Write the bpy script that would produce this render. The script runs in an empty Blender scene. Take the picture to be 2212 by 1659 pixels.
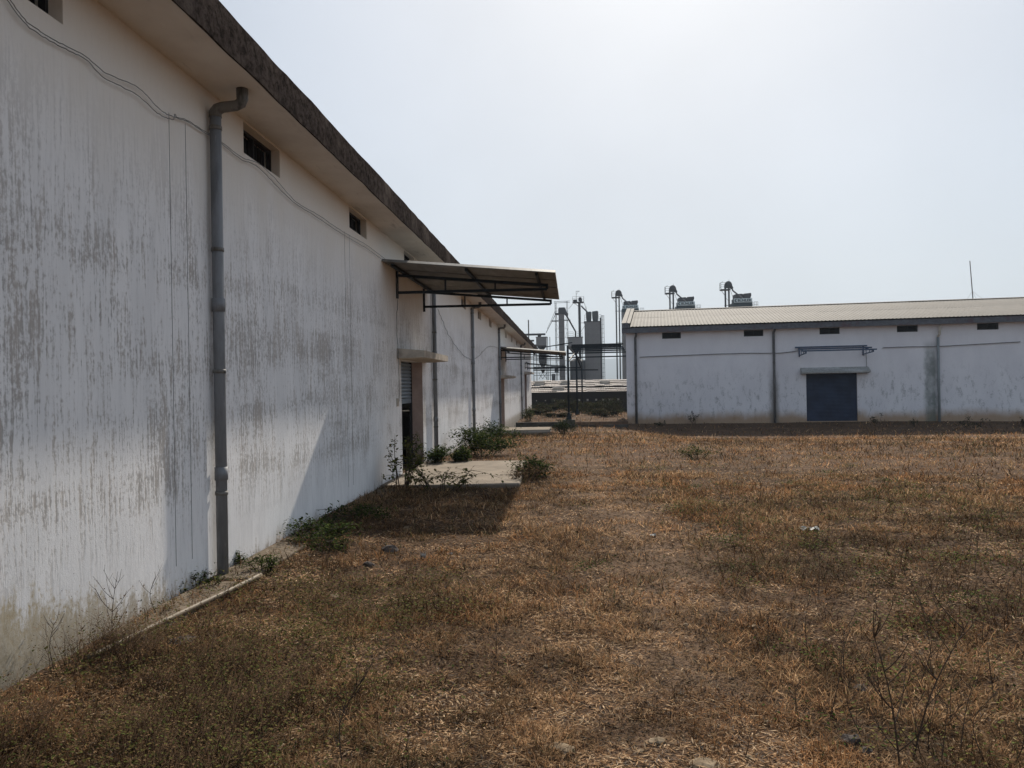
import bpy, math, random
import numpy as np
from mathutils import Matrix, Vector
random.seed(7); rng = np.random.default_rng(11)
sc = bpy.context.scene
col = sc.collection
R_ = math.radians

# ------------------------------------------------------------------ camera
# photo coordinates used below are those of the photograph scaled to 2212 x 1659
FPX, CX, CY, ROLL = 1661.0, 1106.0, 829.5, .0175
_vx, _vy = 1235 - CX, 831 - CY
_xp = _vx*math.cos(ROLL) - _vy*math.sin(ROLL); _yp = _vx*math.sin(ROLL) + _vy*math.cos(ROLL)
YAW, PIT = math.atan(_xp/FPX), math.atan(_yp/FPX)
FW = np.array([-math.sin(YAW)*math.cos(PIT), math.cos(YAW)*math.cos(PIT), math.sin(PIT)])
R0 = np.array([math.cos(YAW), math.sin(YAW), 0.]); U0 = np.cross(R0, FW)
RT = R0*math.cos(ROLL) - U0*math.sin(ROLL); UP = R0*math.sin(ROLL) + U0*math.cos(ROLL)
HC = 1.7; CAM = np.array([0., 0., HC])
cam = bpy.data.objects.new('camera', bpy.data.cameras.new('camera')); col.objects.link(cam)
cam.data.sensor_fit = 'HORIZONTAL'; cam.data.sensor_width = 36
cam.data.lens = 36*FPX/2212; cam.data.clip_end = 12000; cam.data.clip_start = .05
m = Matrix.Identity(4)
for i in range(3):
    m[i][0] = RT[i]; m[i][1] = UP[i]; m[i][2] = -FW[i]; m[i][3] = CAM[i]
cam.matrix_world = m
sc.camera = cam

# ------------------------------------------------------------------ sky, sun, exposure
SUN_EL, SUN_AZ = R_(38.5), R_(8.0)           # azimuth clockwise from +Y (the run of the long wall)
w = bpy.data.worlds.new('World'); sc.world = w; w.use_nodes = True
nt = w.node_tree; bg = nt.nodes['Background']
sky = nt.nodes.new('ShaderNodeTexSky'); sky.sky_type = 'NISHITA'; sky.sun_disc = False
sky.sun_elevation = SUN_EL; sky.sun_rotation = SUN_AZ
sky.altitude = 100; sky.air_density = 1.0; sky.dust_density = 2.0; sky.ozone_density = 3.0
gm = nt.nodes.new('ShaderNodeGamma'); gm.inputs[1].default_value = .38          # thin high haze evens the whole sky out
nt.links.new(sky.outputs[0], gm.inputs[0])
wb_ = nt.nodes.new('ShaderNodeMix'); wb_.data_type = 'RGBA'; wb_.blend_type = 'MULTIPLY'; wb_.inputs[0].default_value = 1; wb_.inputs[7].default_value = (.975, 1.0, 1.02, 1)
nt.links.new(gm.outputs[0], wb_.inputs[6])
tcw = nt.nodes.new('ShaderNodeTexCoord'); cn = nt.nodes.new('ShaderNodeTexNoise'); cn.inputs['Scale'].default_value = 2.2; cn.inputs['Detail'].default_value = 4; cn.inputs['Roughness'].default_value = .5
nt.links.new(tcw.outputs['Generated'], cn.inputs['Vector'])                       # faint uneven veil of thin cloud
cr = nt.nodes.new('ShaderNodeMapRange'); cr.inputs[1].default_value = .35; cr.inputs[2].default_value = .7; cr.inputs[3].default_value = .95; cr.inputs[4].default_value = 1.08; nt.links.new(cn.outputs['Fac'], cr.inputs[0])
cm = nt.nodes.new('ShaderNodeMix'); cm.data_type = 'RGBA'; cm.blend_type = 'MULTIPLY'; cm.inputs[0].default_value = 1; nt.links.new(wb_.outputs[2], cm.inputs[6]); nt.links.new(cr.outputs[0], cm.inputs[7])
nt.links.new(cm.outputs[2], bg.inputs['Color']); bg.inputs['Strength'].default_value = .15
sl = bpy.data.lights.new('sun', 'SUN'); sl.energy = 3.1; sl.angle = R_(.9); sl.color = (1, .92, .80)
so = bpy.data.objects.new('sun', sl); col.objects.link(so)
sv = Vector((math.sin(SUN_AZ)*math.cos(SUN_EL), math.cos(SUN_AZ)*math.cos(SUN_EL), math.sin(SUN_EL)))
so.rotation_euler = sv.to_track_quat('Z', 'Y').to_euler(); so.location = (0, 20, 60)
sc.view_settings.view_transform = 'Standard'; sc.view_settings.look = 'None'
sc.view_settings.exposure = 1.2; sc.view_settings.gamma = 1.0
sc.cycles.volume_step_rate = 1; sc.cycles.max_bounces = 8; sc.cycles.volume_bounces = 1
sc.cycles.transparent_max_bounces = 8

# ------------------------------------------------------------------ pixel -> place helpers
def ray(x, y): return FW*FPX + RT*(x-CX) - UP*(y-CY)
def at_x(x, y, X): r = ray(x, y); return CAM + r*(X/r[0])
def at_y(x, y, Y): r = ray(x, y); return CAM + r*(Y/r[1])
def at_z(x, y, Z): r = ray(x, y); return CAM + r*((Z-HC)/r[2])
WX = -3.3                                     # plane of the long wall
def LW(x, y): p = at_x(x, y, WX); return p[1], p[2]

# ------------------------------------------------------------------ numpy value noise and terrain height
_tab = np.random.default_rng(3).random((256, 256))
def vnoise(x, y, s=1.0, o=0.0):
    x = np.asarray(x, float)*s + o*17.3 + 1000; y = np.asarray(y, float)*s + o*31.7 + 1000
    xi = np.floor(x).astype(int); yi = np.floor(y).astype(int); fx = x-xi; fy = y-yi
    fx = fx*fx*(3-2*fx); fy = fy*fy*(3-2*fy)
    a = _tab[xi & 255, yi & 255]; b = _tab[(xi+1) & 255, yi & 255]
    c = _tab[xi & 255, (yi+1) & 255]; d = _tab[(xi+1) & 255, (yi+1) & 255]
    return a*(1-fx)*(1-fy) + b*fx*(1-fy) + c*(1-fx)*fy + d*fx*fy
def fbm(x, y, s, o=0.0, n=4):
    t = 0; amp = .5; k = 0
    for i in range(n):
        t = t + amp*vnoise(x, y, s*2**i, o+i*3.1); k += amp; amp *= .5
    return t/k
def sstep(v, a, b):
    t = np.clip((np.asarray(v, float)-a)/(b-a), 0, 1); return t*t*(3-2*t)
def zg0(x, y):
    x = np.asarray(x, float); y = np.asarray(y, float)
    z = np.interp(y, [-50, 16, 37, 44.6, 45.0, 70, 70.4, 72], [0, 0, -.49, -.8, -.8, -.8, -.8, -2.4])
    zr = np.interp(y, [-50, 14, 22, 30, 39, 44, 46.3, 47.6, 70, 70.4, 72], [0, 0, -.22, -.56, -1.05, -1.10, -.98, -.84, -.8, -.8, -2.4])
    k = sstep(x, 1.6, 6.0); z = z*(1-k) + zr*k
    plat = (y > 45.06) & (y < 70.2) & (x < 3.3)
    z = np.where(plat, np.interp(y, [45, 60, 70], [-.5, -.42, -.4]), z)
    z = z + .14*sstep(x, 9, 22)*sstep(y, 41, 45)*(y < 60)
    return z
def zg(x, y):
    near = 1 - sstep(y, 48, 70)
    return zg0(x, y) + near*(.06*(fbm(x, y, .35, 2, 3)-.5) + .035*(fbm(x, y, 2.2, 5, 3)-.5) + .03*(1-sstep(y, 9, 15))*(fbm(x, y, 6.0, 9, 2)-.5))
def G(px, py):
    z = 0.
    for i in range(12):
        p = at_z(px, py, z); z = float(zg(p[0], p[1]))
    return np.array([p[0], p[1], z])

# ------------------------------------------------------------------ mesh helpers
class MB:
    def __init__(s): s.v = []; s.f = []
    def add(s, vs, fs):
        n = len(s.v); s.v += [tuple(map(float, q)) for q in vs]; s.f += [tuple(i+n for i in f) for f in fs]; return s
    def box(s, a, b):
        x0, y0, z0 = a; x1, y1, z1 = b
        return s.add([(x0,y0,z0),(x1,y0,z0),(x1,y1,z0),(x0,y1,z0),(x0,y0,z1),(x1,y0,z1),(x1,y1,z1),(x0,y1,z1)],
              [(0,3,2,1),(4,5,6,7),(0,1,5,4),(1,2,6,5),(2,3,7,6),(3,0,4,7)])
    def bar(s, p, q, w, h=None, up=(0,0,1)):
        h = h or w; p = np.array(p, float); q = np.array(q, float); d = q-p; d /= np.linalg.norm(d)
        u = np.array(up, float)
        if abs(d @ u) > .95: u = np.array([0,1.,0])
        r = np.cross(d, u); r /= np.linalg.norm(r); u = np.cross(r, d)
        c = [(-1,-1),(1,-1),(1,1),(-1,1)]
        vs = [e + r*a*w/2 + u*b*h/2 for e in (p, q) for a, b in c]
        return s.add(vs, [(3,2,1,0),(4,5,6,7),(0,1,5,4),(1,2,6,5),(2,3,7,6),(3,0,4,7)])
    def tube(s, pts, r, n=8, cap=True):
        pts = [np.array(p, float) for p in pts]; k = len(pts)
        rs = r if hasattr(r, '__len__') else [r]*k
        vs = []; u = None
        for i in range(k):
            d = pts[min(i+1, k-1)] - pts[max(i-1, 0)]; d = d/(np.linalg.norm(d)+1e-12)
            if u is None:
                u = np.cross(d, [0,0,1.]);
                if np.linalg.norm(u) < .1: u = np.cross(d, [1.,0,0])
            u = u - d*(u @ d); u /= np.linalg.norm(u); v = np.cross(d, u)
            for j in range(n):
                t = 2*math.pi*j/n; vs.append(pts[i] + (u*math.cos(t)+v*math.sin(t))*rs[i])
        fs = [(i*n+j, i*n+(j+1) % n, (i+1)*n+(j+1) % n, (i+1)*n+j) for i in range(k-1) for j in range(n)]
        if cap: fs += [tuple(range(n-1, -1, -1)), tuple((k-1)*n+j for j in range(n))]
        return s.add(vs, fs)
    def prism(s, prof, axis, a, b):           # closed profile of 2-D points extruded along an axis
        n = len(prof)
        def mk(p, t): return {0: (t, p[0], p[1]), 1: (p[0], t, p[1]), 2: (p[0], p[1], t)}[axis]
        vs = [mk(p, a) for p in prof] + [mk(p, b) for p in prof]
        return s.add(vs, [tuple(range(n)), tuple(range(2*n-1, n-1, -1))] + [(i, n+i, n+(i+1) % n, (i+1) % n) for i in range(n)])
    def build(s, name, mat, parent=None, smooth=False, world=False):
        v = s.v
        if world and parent is not None:
            L = parent.location; v = [(a-L.x, b-L.y, c-L.z) for a, b, c in v]
        me = bpy.data.meshes.new(name); me.from_pydata(v, [], s.f); me.update()
        bmx = __import__('bmesh').new(); bmx.from_mesh(me)
        __import__('bmesh').ops.recalc_face_normals(bmx, faces=bmx.faces); bmx.to_mesh(me); bmx.free()
        if smooth: me.polygons.foreach_set('use_smooth', [True]*len(me.polygons))
        return link(name, me, mat, parent)
def link(name, me, mat=None, parent=None):
    o = bpy.data.objects.new(name, me); col.objects.link(o)
    if mat: me.materials.clear(); me.materials.append(mat)
    if parent is not None: o.parent = parent
    return o
def tag(o, label=None, cat=None, group=None, kind=None):
    if label: o['label'] = label
    if cat: o['category'] = cat
    if group: o['group'] = group
    if kind: o['kind'] = kind
    return o
def thing(name, loc, label, cat, group=None, rz=0):
    o = bpy.data.objects.new(name, None); col.objects.link(o); o.location = tuple(map(float, loc)); o.rotation_euler = (0, 0, rz)
    o.empty_display_size = .2
    return tag(o, label, cat, group)
def children(o): return [c for c in bpy.data.objects if c.parent == o]
def copy_tree(o, parent=None):
    c = o.copy(); col.objects.link(c); c.parent = parent
    for ch in children(o): copy_tree(ch, c)
    return c
def np_mesh(name, V, F, mat, parent=None, colors=None):
    me = bpy.data.meshes.new(name); V = np.asarray(V, np.float32); F = np.asarray(F, np.int32); k = F.shape[1]
    me.vertices.add(len(V)); me.vertices.foreach_set('co', V.ravel())
    me.loops.add(F.size); me.loops.foreach_set('vertex_index', F.ravel())
    me.polygons.add(len(F)); me.polygons.foreach_set('loop_start', np.arange(0, F.size, k, dtype=np.int32))
    me.update(calc_edges=True)
    if colors is not None:
        a = me.color_attributes.new('Col', 'FLOAT_COLOR', 'POINT')
        c = np.ones((len(V), 4), np.float32); c[:, :3] = colors; a.data.foreach_set('color', c.ravel())
    return link(name, me, mat, parent)
def wall_mb(x0, x1, z0, z1, holes, t, mb=None):
    """wall in the x-z plane, front face at y = 0, thickness t towards +y, with through openings"""
    mb = mb or MB()
    xs = sorted({x0, x1} | {h[0] for h in holes} | {h[1] for h in holes}); zs = sorted({z0, z1} | {h[2] for h in holes} | {h[3] for h in holes})
    xs = [v for v in xs if x0 <= v <= x1]; zs = [v for v in zs if z0 <= v <= z1]
    def hole(a, b): return any(h[0] < a < h[1] and h[2] < b < h[3] for h in holes)
    for i in range(len(xs)-1):
        for j in range(len(zs)-1):
            if hole((xs[i]+xs[i+1])/2, (zs[j]+zs[j+1])/2): continue
            a, b, c, d = xs[i], xs[i+1], zs[j], zs[j+1]
            mb.add([(a,0,c),(b,0,c),(b,0,d),(a,0,d)], [(0,1,2,3)]); mb.add([(a,t,c),(b,t,c),(b,t,d),(a,t,d)], [(3,2,1,0)])
    for a, b, c, d in list(holes):
        mb.add([(a,0,c),(a,t,c),(a,t,d),(a,0,d)], [(0,1,2,3)]); mb.add([(b,0,c),(b,t,c),(b,t,d),(b,0,d)], [(3,2,1,0)])
        if d < z1: mb.add([(a,0,d),(b,0,d),(b,t,d),(a,t,d)], [(0,1,2,3)])
        if c > z0: mb.add([(a,0,c),(b,0,c),(b,t,c),(a,t,c)], [(3,2,1,0)])
    mb.add([(x0,0,z0),(x0,t,z0),(x0,t,z1),(x0,0,z1)], [(3,2,1,0)]); mb.add([(x1,0,z0),(x1,t,z0),(x1,t,z1),(x1,0,z1)], [(0,1,2,3)])
    mb.add([(x0,0,z1),(x1,0,z1),(x1,t,z1),(x0,t,z1)], [(0,1,2,3)])
    return mb

# ------------------------------------------------------------------ material helpers
class NT:
    def __init__(s, name, rough=.85, spec=.2, metal=0.):
        s.m = bpy.data.materials.new(name); s.m.use_nodes = True; s.t = s.m.node_tree; s.N = s.t.nodes; s.L = s.t.links
        s.b = s.N['Principled BSDF']; s.b.inputs['Roughness'].default_value = rough
        s.b.inputs['Specular IOR Level'].default_value = spec; s.b.inputs['Metallic'].default_value = metal
        s.tc = s.N.new('ShaderNodeTexCoord')
    def put(s, sock, v):
        if hasattr(v, 'is_linked') or hasattr(v, 'links'): s.L.new(v, sock)
        else:
            if isinstance(v, (tuple, list)) and len(v) == 3 and sock.type == 'RGBA': v = (*v, 1)
            sock.default_value = v
    def co(s, scale=(1,1,1), loc=(0,0,0), src='Object'):
        n = s.N.new('ShaderNodeMapping'); s.L.new(s.tc.outputs[src], n.inputs[0]); n.inputs['Scale'].default_value = scale; n.inputs['Location'].default_value = loc
        return n.outputs[0]
    def noise(s, vec, scale, det=4, rough=.55, dist=0):
        n = s.N.new('ShaderNodeTexNoise'); s.L.new(vec, n.inputs['Vector']); n.inputs['Scale'].default_value = scale
        n.inputs['Detail'].default_value = det; n.inputs['Roughness'].default_value = rough; n.inputs['Distortion'].default_value = dist
        return n.outputs['Fac']
    def mr(s, v, a, b, c=0., d=1.):
        n = s.N.new('ShaderNodeMapRange'); n.interpolation_type = 'SMOOTHSTEP'; s.put(n.inputs[0], v)
        for i, q in enumerate((a, b, c, d)): n.inputs[i+1].default_value = q
        return n.outputs[0]
    def op(s, o, a, b=0.):
        n = s.N.new('ShaderNodeMath'); n.operation = o; s.put(n.inputs[0], a); s.put(n.inputs[1], b); return n.outputs[0]
    def mix(s, f, a, b, mode='MIX'):
        n = s.N.new('ShaderNodeMix'); n.data_type = 'RGBA'; n.blend_type = mode; s.put(n.inputs[0], f); s.put(n.inputs[6], a); s.put(n.inputs[7], b); return n.outputs[2]
    def xyz(s, src='Object'):
        n = s.N.new('ShaderNodeSeparateXYZ'); s.L.new(s.tc.outputs[src], n.inputs[0]); return n.outputs
    def attr(s, name):
        n = s.N.new('ShaderNodeAttribute'); n.attribute_name = name; return n.outputs['Color']
    def bump(s, h, strength=.4, dist=.01):
        n = s.N.new('ShaderNodeBump'); s.put(n.inputs['Height'], h); n.inputs['Strength'].default_value = strength; n.inputs['Distance'].default_value = dist
        s.L.new(n.outputs[0], s.b.inputs['Normal'])
    def color(s, c): s.put(s.b.inputs['Base Color'], c); return s
def simple(name, c, var=.25, scale=6, rough=.8, spec=.2, metal=0., bump=0., dark=None, stretch=(1,1,1)):
    n = NT(name, rough, spec, metal); v = n.co(stretch)
    f = n.mr(n.noise(v, scale, 5, .6), .3, .7)
    c2 = dark or tuple(q*(1-var) for q in c)
    n.color(n.mix(f, c2, c))
    if bump: n.bump(n.noise(v, scale*4, 5), bump, .01)
    return n.m

def mat_left_wall():
    n = NT('weathered_whitewash', .9, .12)
    X, Y, Z = n.xyz()
    patch = n.noise(n.co((1.1, 1.1, .75)), 1.0, 4, .6, .3)
    streak = n.noise(n.co((10, 10, 1.1), (3, 0, 1)), 1.0, 5, .65, .2)
    fine = n.noise(n.co((38, 38, 2.6)), 1.0, 4, .7)
    grain = n.noise(n.co((1, 1, .7)), 30, 6, .75)
    soft = n.noise(n.co((3, 3, .7), (5, 2, 7)), 1.0, 3, .5)
    band = n.op('MULTIPLY', n.mr(Z, .2, 1.0), n.op('SUBTRACT', 1., n.mr(n.op('ADD', Z, n.op('MULTIPLY', soft, 1.2)), 3.1, 4.5)))
    base = n.mix(n.mr(soft, .3, .75), (.80, .785, .78), (.70, .69, .69))
    base = n.mix(n.op('MULTIPLY', n.mr(fine, .45, .65), .35), base, (.58, .57, .57))
    upper = n.mr(n.op('ADD', Z, n.op('MULTIPLY', soft, .9)), 3.3, 4.8)
    base = n.mix(upper, base, (.74, .69, .625))
    amt = n.op('ADD', n.op('ADD', n.op('MULTIPLY', patch, .95), n.op('MULTIPLY', n.noise(n.co((.25, .25, 2.6), (0, 0, 3)), 1., 3, .5, .4), .75)), n.op('MULTIPLY', streak, .95))
    amt = n.op('ADD', amt, n.op('ADD', n.op('MULTIPLY', fine, 1.5), n.op('MULTIPLY', grain, 1.6)))
    st = n.op('MULTIPLY', n.mr(amt, 2.80, 3.16), n.op('ADD', n.op('MULTIPLY', band, .95), .05))
    fleck = n.op('MULTIPLY', n.mr(n.op('ADD', n.op('MULTIPLY', fine, 1.2), grain), 1.2, 1.42), n.op('ADD', n.op('MULTIPLY', band, .6), .1))
    base = n.mix(n.op('MULTIPLY', fleck, .5), base, (.40, .38, .37))
    tone = n.mix(n.mr(streak, .4, .65), (.29, .272, .258), (.37, .325, .285))
    c = n.mix(n.op('MULTIPLY', st, .78), base, tone)
    # pale horizontal splash lines of old rendering lifts
    # damp, algae-stained foot of the wall
    foot = n.op('ADD', Z, n.op('MULTIPLY', n.op('SUBTRACT', n.op('ADD', n.op('MULTIPLY', n.noise(n.co((7, 7, 1.1)), 1., 6, .7, .2), .7), n.op('MULTIPLY', grain, .45)), .57), 1.5))
    nearw = n.op('SUBTRACT', 1., n.mr(X, 3.6, 7.0))
    lvl = n.op('SUBTRACT', foot, n.op('MULTIPLY', nearw, .50))
    ft = n.op('SUBTRACT', 1., n.mr(lvl, -.12, .10))
    footc = n.mix(nearw, (.32, .27, .22), (.36, .275, .14))
    footc = n.mix(n.mr(grain, .35, .6), footc, n.mix(.5, footc, (.42, .39, .33)))
    c = n.mix(n.op('MULTIPLY', ft, .85), c, footc)
    c = n.mix(n.op('MULTIPLY', n.op('SUBTRACT', 1., n.mr(lvl, -.6, -.1)), .6), c, (.16, .145, .115))
    n.color(c)
    n.bump(n.op('ADD', n.op('MULTIPLY', st, -.6), n.op('MULTIPLY', grain, .8)), .3, .012)
    return n.m
def mat_right_wall():
    n = NT('grey_white_limewash', .92, .1)
    X, Y, Z = n.xyz()
    soft = n.noise(n.co((1, 1, .6)), .9, 4, .55)
    sm = n.noise(n.co((3.2, 3.2, 1.5), (2, 0, 0)), 1., 6, .7, .2)
    grain = n.noise(n.co(), 14, 6, .8)
    base = n.mix(n.mr(soft, .3, .7), (.74, .725, .75), (.68, .665, .695))
    low = n.op('SUBTRACT', 1., n.mr(Z, 1.9, 3.8))
    st = n.op('MULTIPLY', n.mr(n.op('ADD', sm, n.op('MULTIPLY', n.op('SUBTRACT', grain, .5), .5)), .50, .70), n.op('ADD', n.op('MULTIPLY', low, .8), .06))
    c = n.mix(n.op('MULTIPLY', st, .75), base, (.21, .215, .22))
    c = n.mix(n.op('MULTIPLY', n.mr(grain, .5, .75), .14), c, (.3, .29, .3))
    # brown splash zone
    ft = n.op('ADD', Z, n.op('MULTIPLY', n.op('SUBTRACT', n.noise(n.co((.8, .8, .4)), 1., 5, .65), .5), .9))
    c = n.mix(n.op('MULTIPLY', n.op('SUBTRACT', 1., n.mr(ft, .15, .85)), .85), c, (.33, .205, .105))
    # green algae left by the leaking downpipe
    gx = n.op('ADD', X, n.op('MULTIPLY', n.op('SUBTRACT', n.noise(n.co((2, 2, 1.2)), 1., 5, .7), .5), .5))
    g = n.op('MULTIPLY', n.mr(gx, 17.1, 17.45), n.op('SUBTRACT', 1., n.mr(gx, 17.72, 17.98)))
    g = n.op('MULTIPLY', g, n.op('SUBTRACT', 1., n.mr(Z, 3.9, 4.9)))
    g = n.op('MULTIPLY', g, n.mr(n.noise(n.co((1.5, 1.5, .9)), 1., 5, .6), .3, .6, .45, 1.))
    c = n.mix(n.op('MULTIPLY', g, .8), c, (.105, .13, .115))
    # dirt beside the middle downpipe
    h = n.op('MULTIPLY', n.mr(gx, 8.4, 8.7), n.op('SUBTRACT', 1., n.mr(gx, 8.95, 9.2)))
    h = n.op('MULTIPLY', h, n.op('SUBTRACT', 1., n.mr(Z, 1.5, 3.6)))
    c = n.mix(n.op('MULTIPLY', h, .6), c, (.18, .165, .15))
    n.color(c); n.bump(grain, .25, .012)
    return n.m
def mat_fascia(name, a, b, cc):
    n = NT(name, 1.0, .0); g = n.noise(n.co((1, 1, 1)), 11, 8, .8, .3); h = n.noise(n.co((1, 1, .7), (4, 4, 0)), 1.6, 5, .6)
    v = n.noise(n.co((22, 22, 3)), 1., 5, .7)
    c = n.mix(n.mr(g, .35, .65), a, b); c = n.mix(n.op('MULTIPLY', n.mr(h, .5, .72), .6), c, cc)
    c = n.mix(n.op('MULTIPLY', n.mr(v, .55, .75), .55), c, tuple(q*.3 for q in a))
    n.color(c); n.bump(g, .6, .02); return n.m
M = {}
M['lwall'] = mat_left_wall(); M['rwall'] = mat_right_wall()
M['fascia'] = mat_fascia('lichened_concrete', (.016, .013, .012), (.072, .058, .052), (.14, .115, .10))
M['rfascia'] = mat_fascia('blue_grey_concrete', (.085, .088, .10), (.16, .165, .18), (.12, .065, .07))
def mat_soffit():
    n = NT('soffit_plaster', .95, .1); g = n.noise(n.co(), 2.2, 6, .65); h = n.noise(n.co((.5, 3, 1)), 3, 5, .7)
    c = n.mix(n.mr(g, .3, .7), (.64, .59, .525), (.72, .675, .61)); c = n.mix(n.op('MULTIPLY', n.mr(h, .58, .75), .4), c, (.2, .17, .14))
    n.color(c); n.bump(n.noise(n.co(), 30, 5), .25, .01); return n.m
M['soffit'] = mat_soffit()
def mat_pipe(name, c, d):
    n = NT(name, .55, .35); X, Y, Z = n.xyz(); g = n.noise(n.co((6, 6, 1.3)), 1.5, 6, .7); f = n.noise(n.co((20, 20, 3)), 2, 5, .7)
    k = n.mix(n.mr(g, .4, .7), c, d); k = n.mix(n.op('MULTIPLY', n.mr(f, .6, .75), .5), k, (.45, .44, .43)); n.color(k); return n.m
M['pipe'] = mat_pipe('grey_pvc', (.185, .19, .20), (.115, .118, .124))
M['pipe_dirty'] = mat_pipe('mouldy_pvc', (.16, .15, .135), (.022, .02, .018))
M['rpipe'] = mat_pipe('stained_pvc', (.115, .11, .11), (.05, .045, .042))
M['gpipe'] = mat_pipe('pale_grey_pvc', (.21, .23, .24), (.16, .18, .185))
M['steel'] = simple('dark_painted_steel', (.018, .026, .034), .4, 8, .6, .15)
M['blue_steel'] = simple('blue_painted_steel', (.05, .085, .15), .4, 8, .5, .4)
M['sheet'] = simple('weathered_galvanised_sheet', (.23, .22, .205), .35, 2.5, .5, .3, .25, .05, None, (.4, 2, 1))
M['roof_beige'] = simple('beige_coated_sheet', (.25, .23, .205), .25, .9, .8, .1, 0, .04, None, (1, .3, 1))
M['concrete'] = simple('pale_concrete', (.25, .21, .168), .3, 2.2, .95, .1, 0, .3)
M['paving'] = mat_fascia('dirty_paving', (.10, .08, .06), (.20, .165, .13), (.05, .04, .03))
M['concrete_dark'] = simple('damp_concrete', (.10, .095, .085), .5, 3, .95, .1, 0, .4)
M['lintel'] = simple('stained_lintel_concrete', (.52, .46, .39), .35, 4, .95, .1, 0, .3)
M['rlintel'] = mat_fascia('mossy_lintel', (.24, .24, .23), (.38, .38, .37), (.5, .5, .5))
M['jamb'] = simple('pinkish_plaster', (.46, .35, .315), .2, 5, .95, .1, 0, .2)
M['shutter'] = simple('blue_grey_shutter', (.17, .21, .25), .2, 3, .5, .4)
M['rshutter'] = simple('navy_shutter', (.030, .045, .085), .35, 1.2, .6, .25)
M['dark'] = simple('dark_opening', (.012, .012, .014), .3, 3, .9, .1)
M['frame'] = simple('window_frame_paint', (.035, .036, .04), .3, 8, .7)
M['cable'] = simple('grey_cable', (.17, .165, .16), .3, 12, .7)
M['plant'] = simple('grey_plant_metal', (.22, .215, .215), .25, .5, .6, .3, .0, 0, None, (1, 1, .4))
M['plant_dark'] = simple('dark_plant_metal', (.075, .078, .085), .3, .6, .6, .3)
M['plant_teal'] = simple('teal_plant_metal', (.055, .085, .10), .3, .8, .6, .3)
M['sign'] = simple('pale_sign', (.62, .72, .74), .15, 1, .6)
M['letters'] = simple('sign_letters', (.03, .05, .07), .1, 1, .6)
M['shed_roof'] = mat_fascia('sunlit_cement_sheet', (.46, .42, .385), (.60, .55, .505), (.17, .145, .125))
M['vent'] = simple('shed_vent_sheet', (.42, .40, .37), .15, 1.2, .8)
M['perim'] = mat_fascia('shade_toned_wall', (.014, .014, .015), (.024, .023, .023), (.02, .019, .018))  # near-black colour carries the shade on the wall's near face
M['hill'] = simple('hill_scrub', (.07, .075, .05), .4, .02, 1)
M['white_pipe'] = simple('old_white_pvc', (.17, .13, .088), .3, 5, .6)
M['litter'] = simple('white_plastic', (.36, .35, .33), .15, 12, .5)
def mat_rock(name, a, b):
    n = NT(name, .95, .1); g = n.noise(n.co(), 14, 6, .7); n.color(n.mix(n.mr(g, .35, .65), a, b)); n.bump(n.noise(n.co(), 40, 6, .7), .5, .01); return n.m
M['rock'] = mat_rock('pale_stone', (.155, .115, .075), (.27, .21, .145)); M['rock_dark'] = mat_rock('dark_stone', (.05, .043, .04), (.11, .092, .08))
def mat_leaf(name, trans=.35, rough=.7):
    n = NT(name, .9, .03); a = n.attr('Col'); n.color(a)
    tr = n.N.new('ShaderNodeBsdfTranslucent'); n.L.new(a, tr.inputs[0]); mx = n.N.new('ShaderNodeMixShader'); mx.inputs[0].default_value = trans
    n.L.new(n.b.outputs[0], mx.inputs[1]); n.L.new(tr.outputs[0], mx.inputs[2]); n.L.new(mx.outputs[0], n.N['Material Output'].inputs[0]); return n.m
M['leaf'] = mat_leaf('leaf', .3); M['straw'] = mat_leaf('straw', .25, .85)
M['stem'] = simple('dry_stem', (.085, .06, .045), .4, 20, .9)
M['stem_pale'] = simple('pale_dry_stem', (.22, .16, .10), .3, 20, .9)
def mat_ground():
    n = NT('dry_soil', .97, .05); v = n.co()
    a = n.noise(v, .7, 6, .6); b = n.noise(v, 7, 8, .7); c = n.noise(v, 60, 6, .75); d = n.noise(v, 2.3, 6, .65, .4)
    k = n.mix(n.mr(b, .33, .66), (.040, .024, .017), (.105, .064, .042))
    k = n.mix(n.op('MULTIPLY', n.mr(a, .45, .65), .55), k, (.135, .083, .053))
    k = n.mix(n.op('MULTIPLY', n.mr(c, .42, .7), .5), k, (.17, .115, .068))
    k = n.mix(n.op('MULTIPLY', n.mr(d, .58, .72), .55), k, (.026, .019, .013))
    k = n.mix(n.op('MULTIPLY', n.attr('Col'), .6), k, (.20, .135, .092))
    n.color(k); n.bump(n.op('ADD', b, n.op('MULTIPLY', c, .5)), .9, .03); return n.m
M['ground'] = mat_ground()

# ------------------------------------------------------------------ setting: ground, hills
def path_mask(x, y):
    cxp = np.interp(y, [0, 4.2, 6.7, 10.5, 16.8, 26], [.6, .67, .83, .62, .25, .0])
    return np.exp(-((x-cxp)/.48)**2)*(1-sstep(y, 10, 24))
def axis(*segs):
    o = []
    for a, b, st in segs: o += list(np.arange(a, b, st))
    return np.array(o + [segs[-1][1]])
xs = axis((-7000, -400, 600), (-400, -40, 60), (-40, -4.2, 3.5), (-4.2, 3.24, .07), (3.24, 3.36, .06), (3.36, 9, .075), (9, 30, .5), (30, 60, 3), (60, 400, 60), (400, 7000, 600))
ys = axis((-4000, -400, 600), (-400, -20, 60), (-20, 1, 2), (1, 13, .07), (13, 28, .18), (28, 44.4, .4), (44.4, 45.2, .1), (45.2, 69.6, .8), (69.6, 72.4, .2), (72.4, 110, 5), (110, 400, 60), (400, 7000, 600))
gx, gy = np.meshgrid(xs, ys, indexing='xy'); gz = zg(gx, gy)
V = np.stack([gx.ravel(), gy.ravel(), gz.ravel()], 1); nx = len(xs); ny = len(ys)
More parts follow.
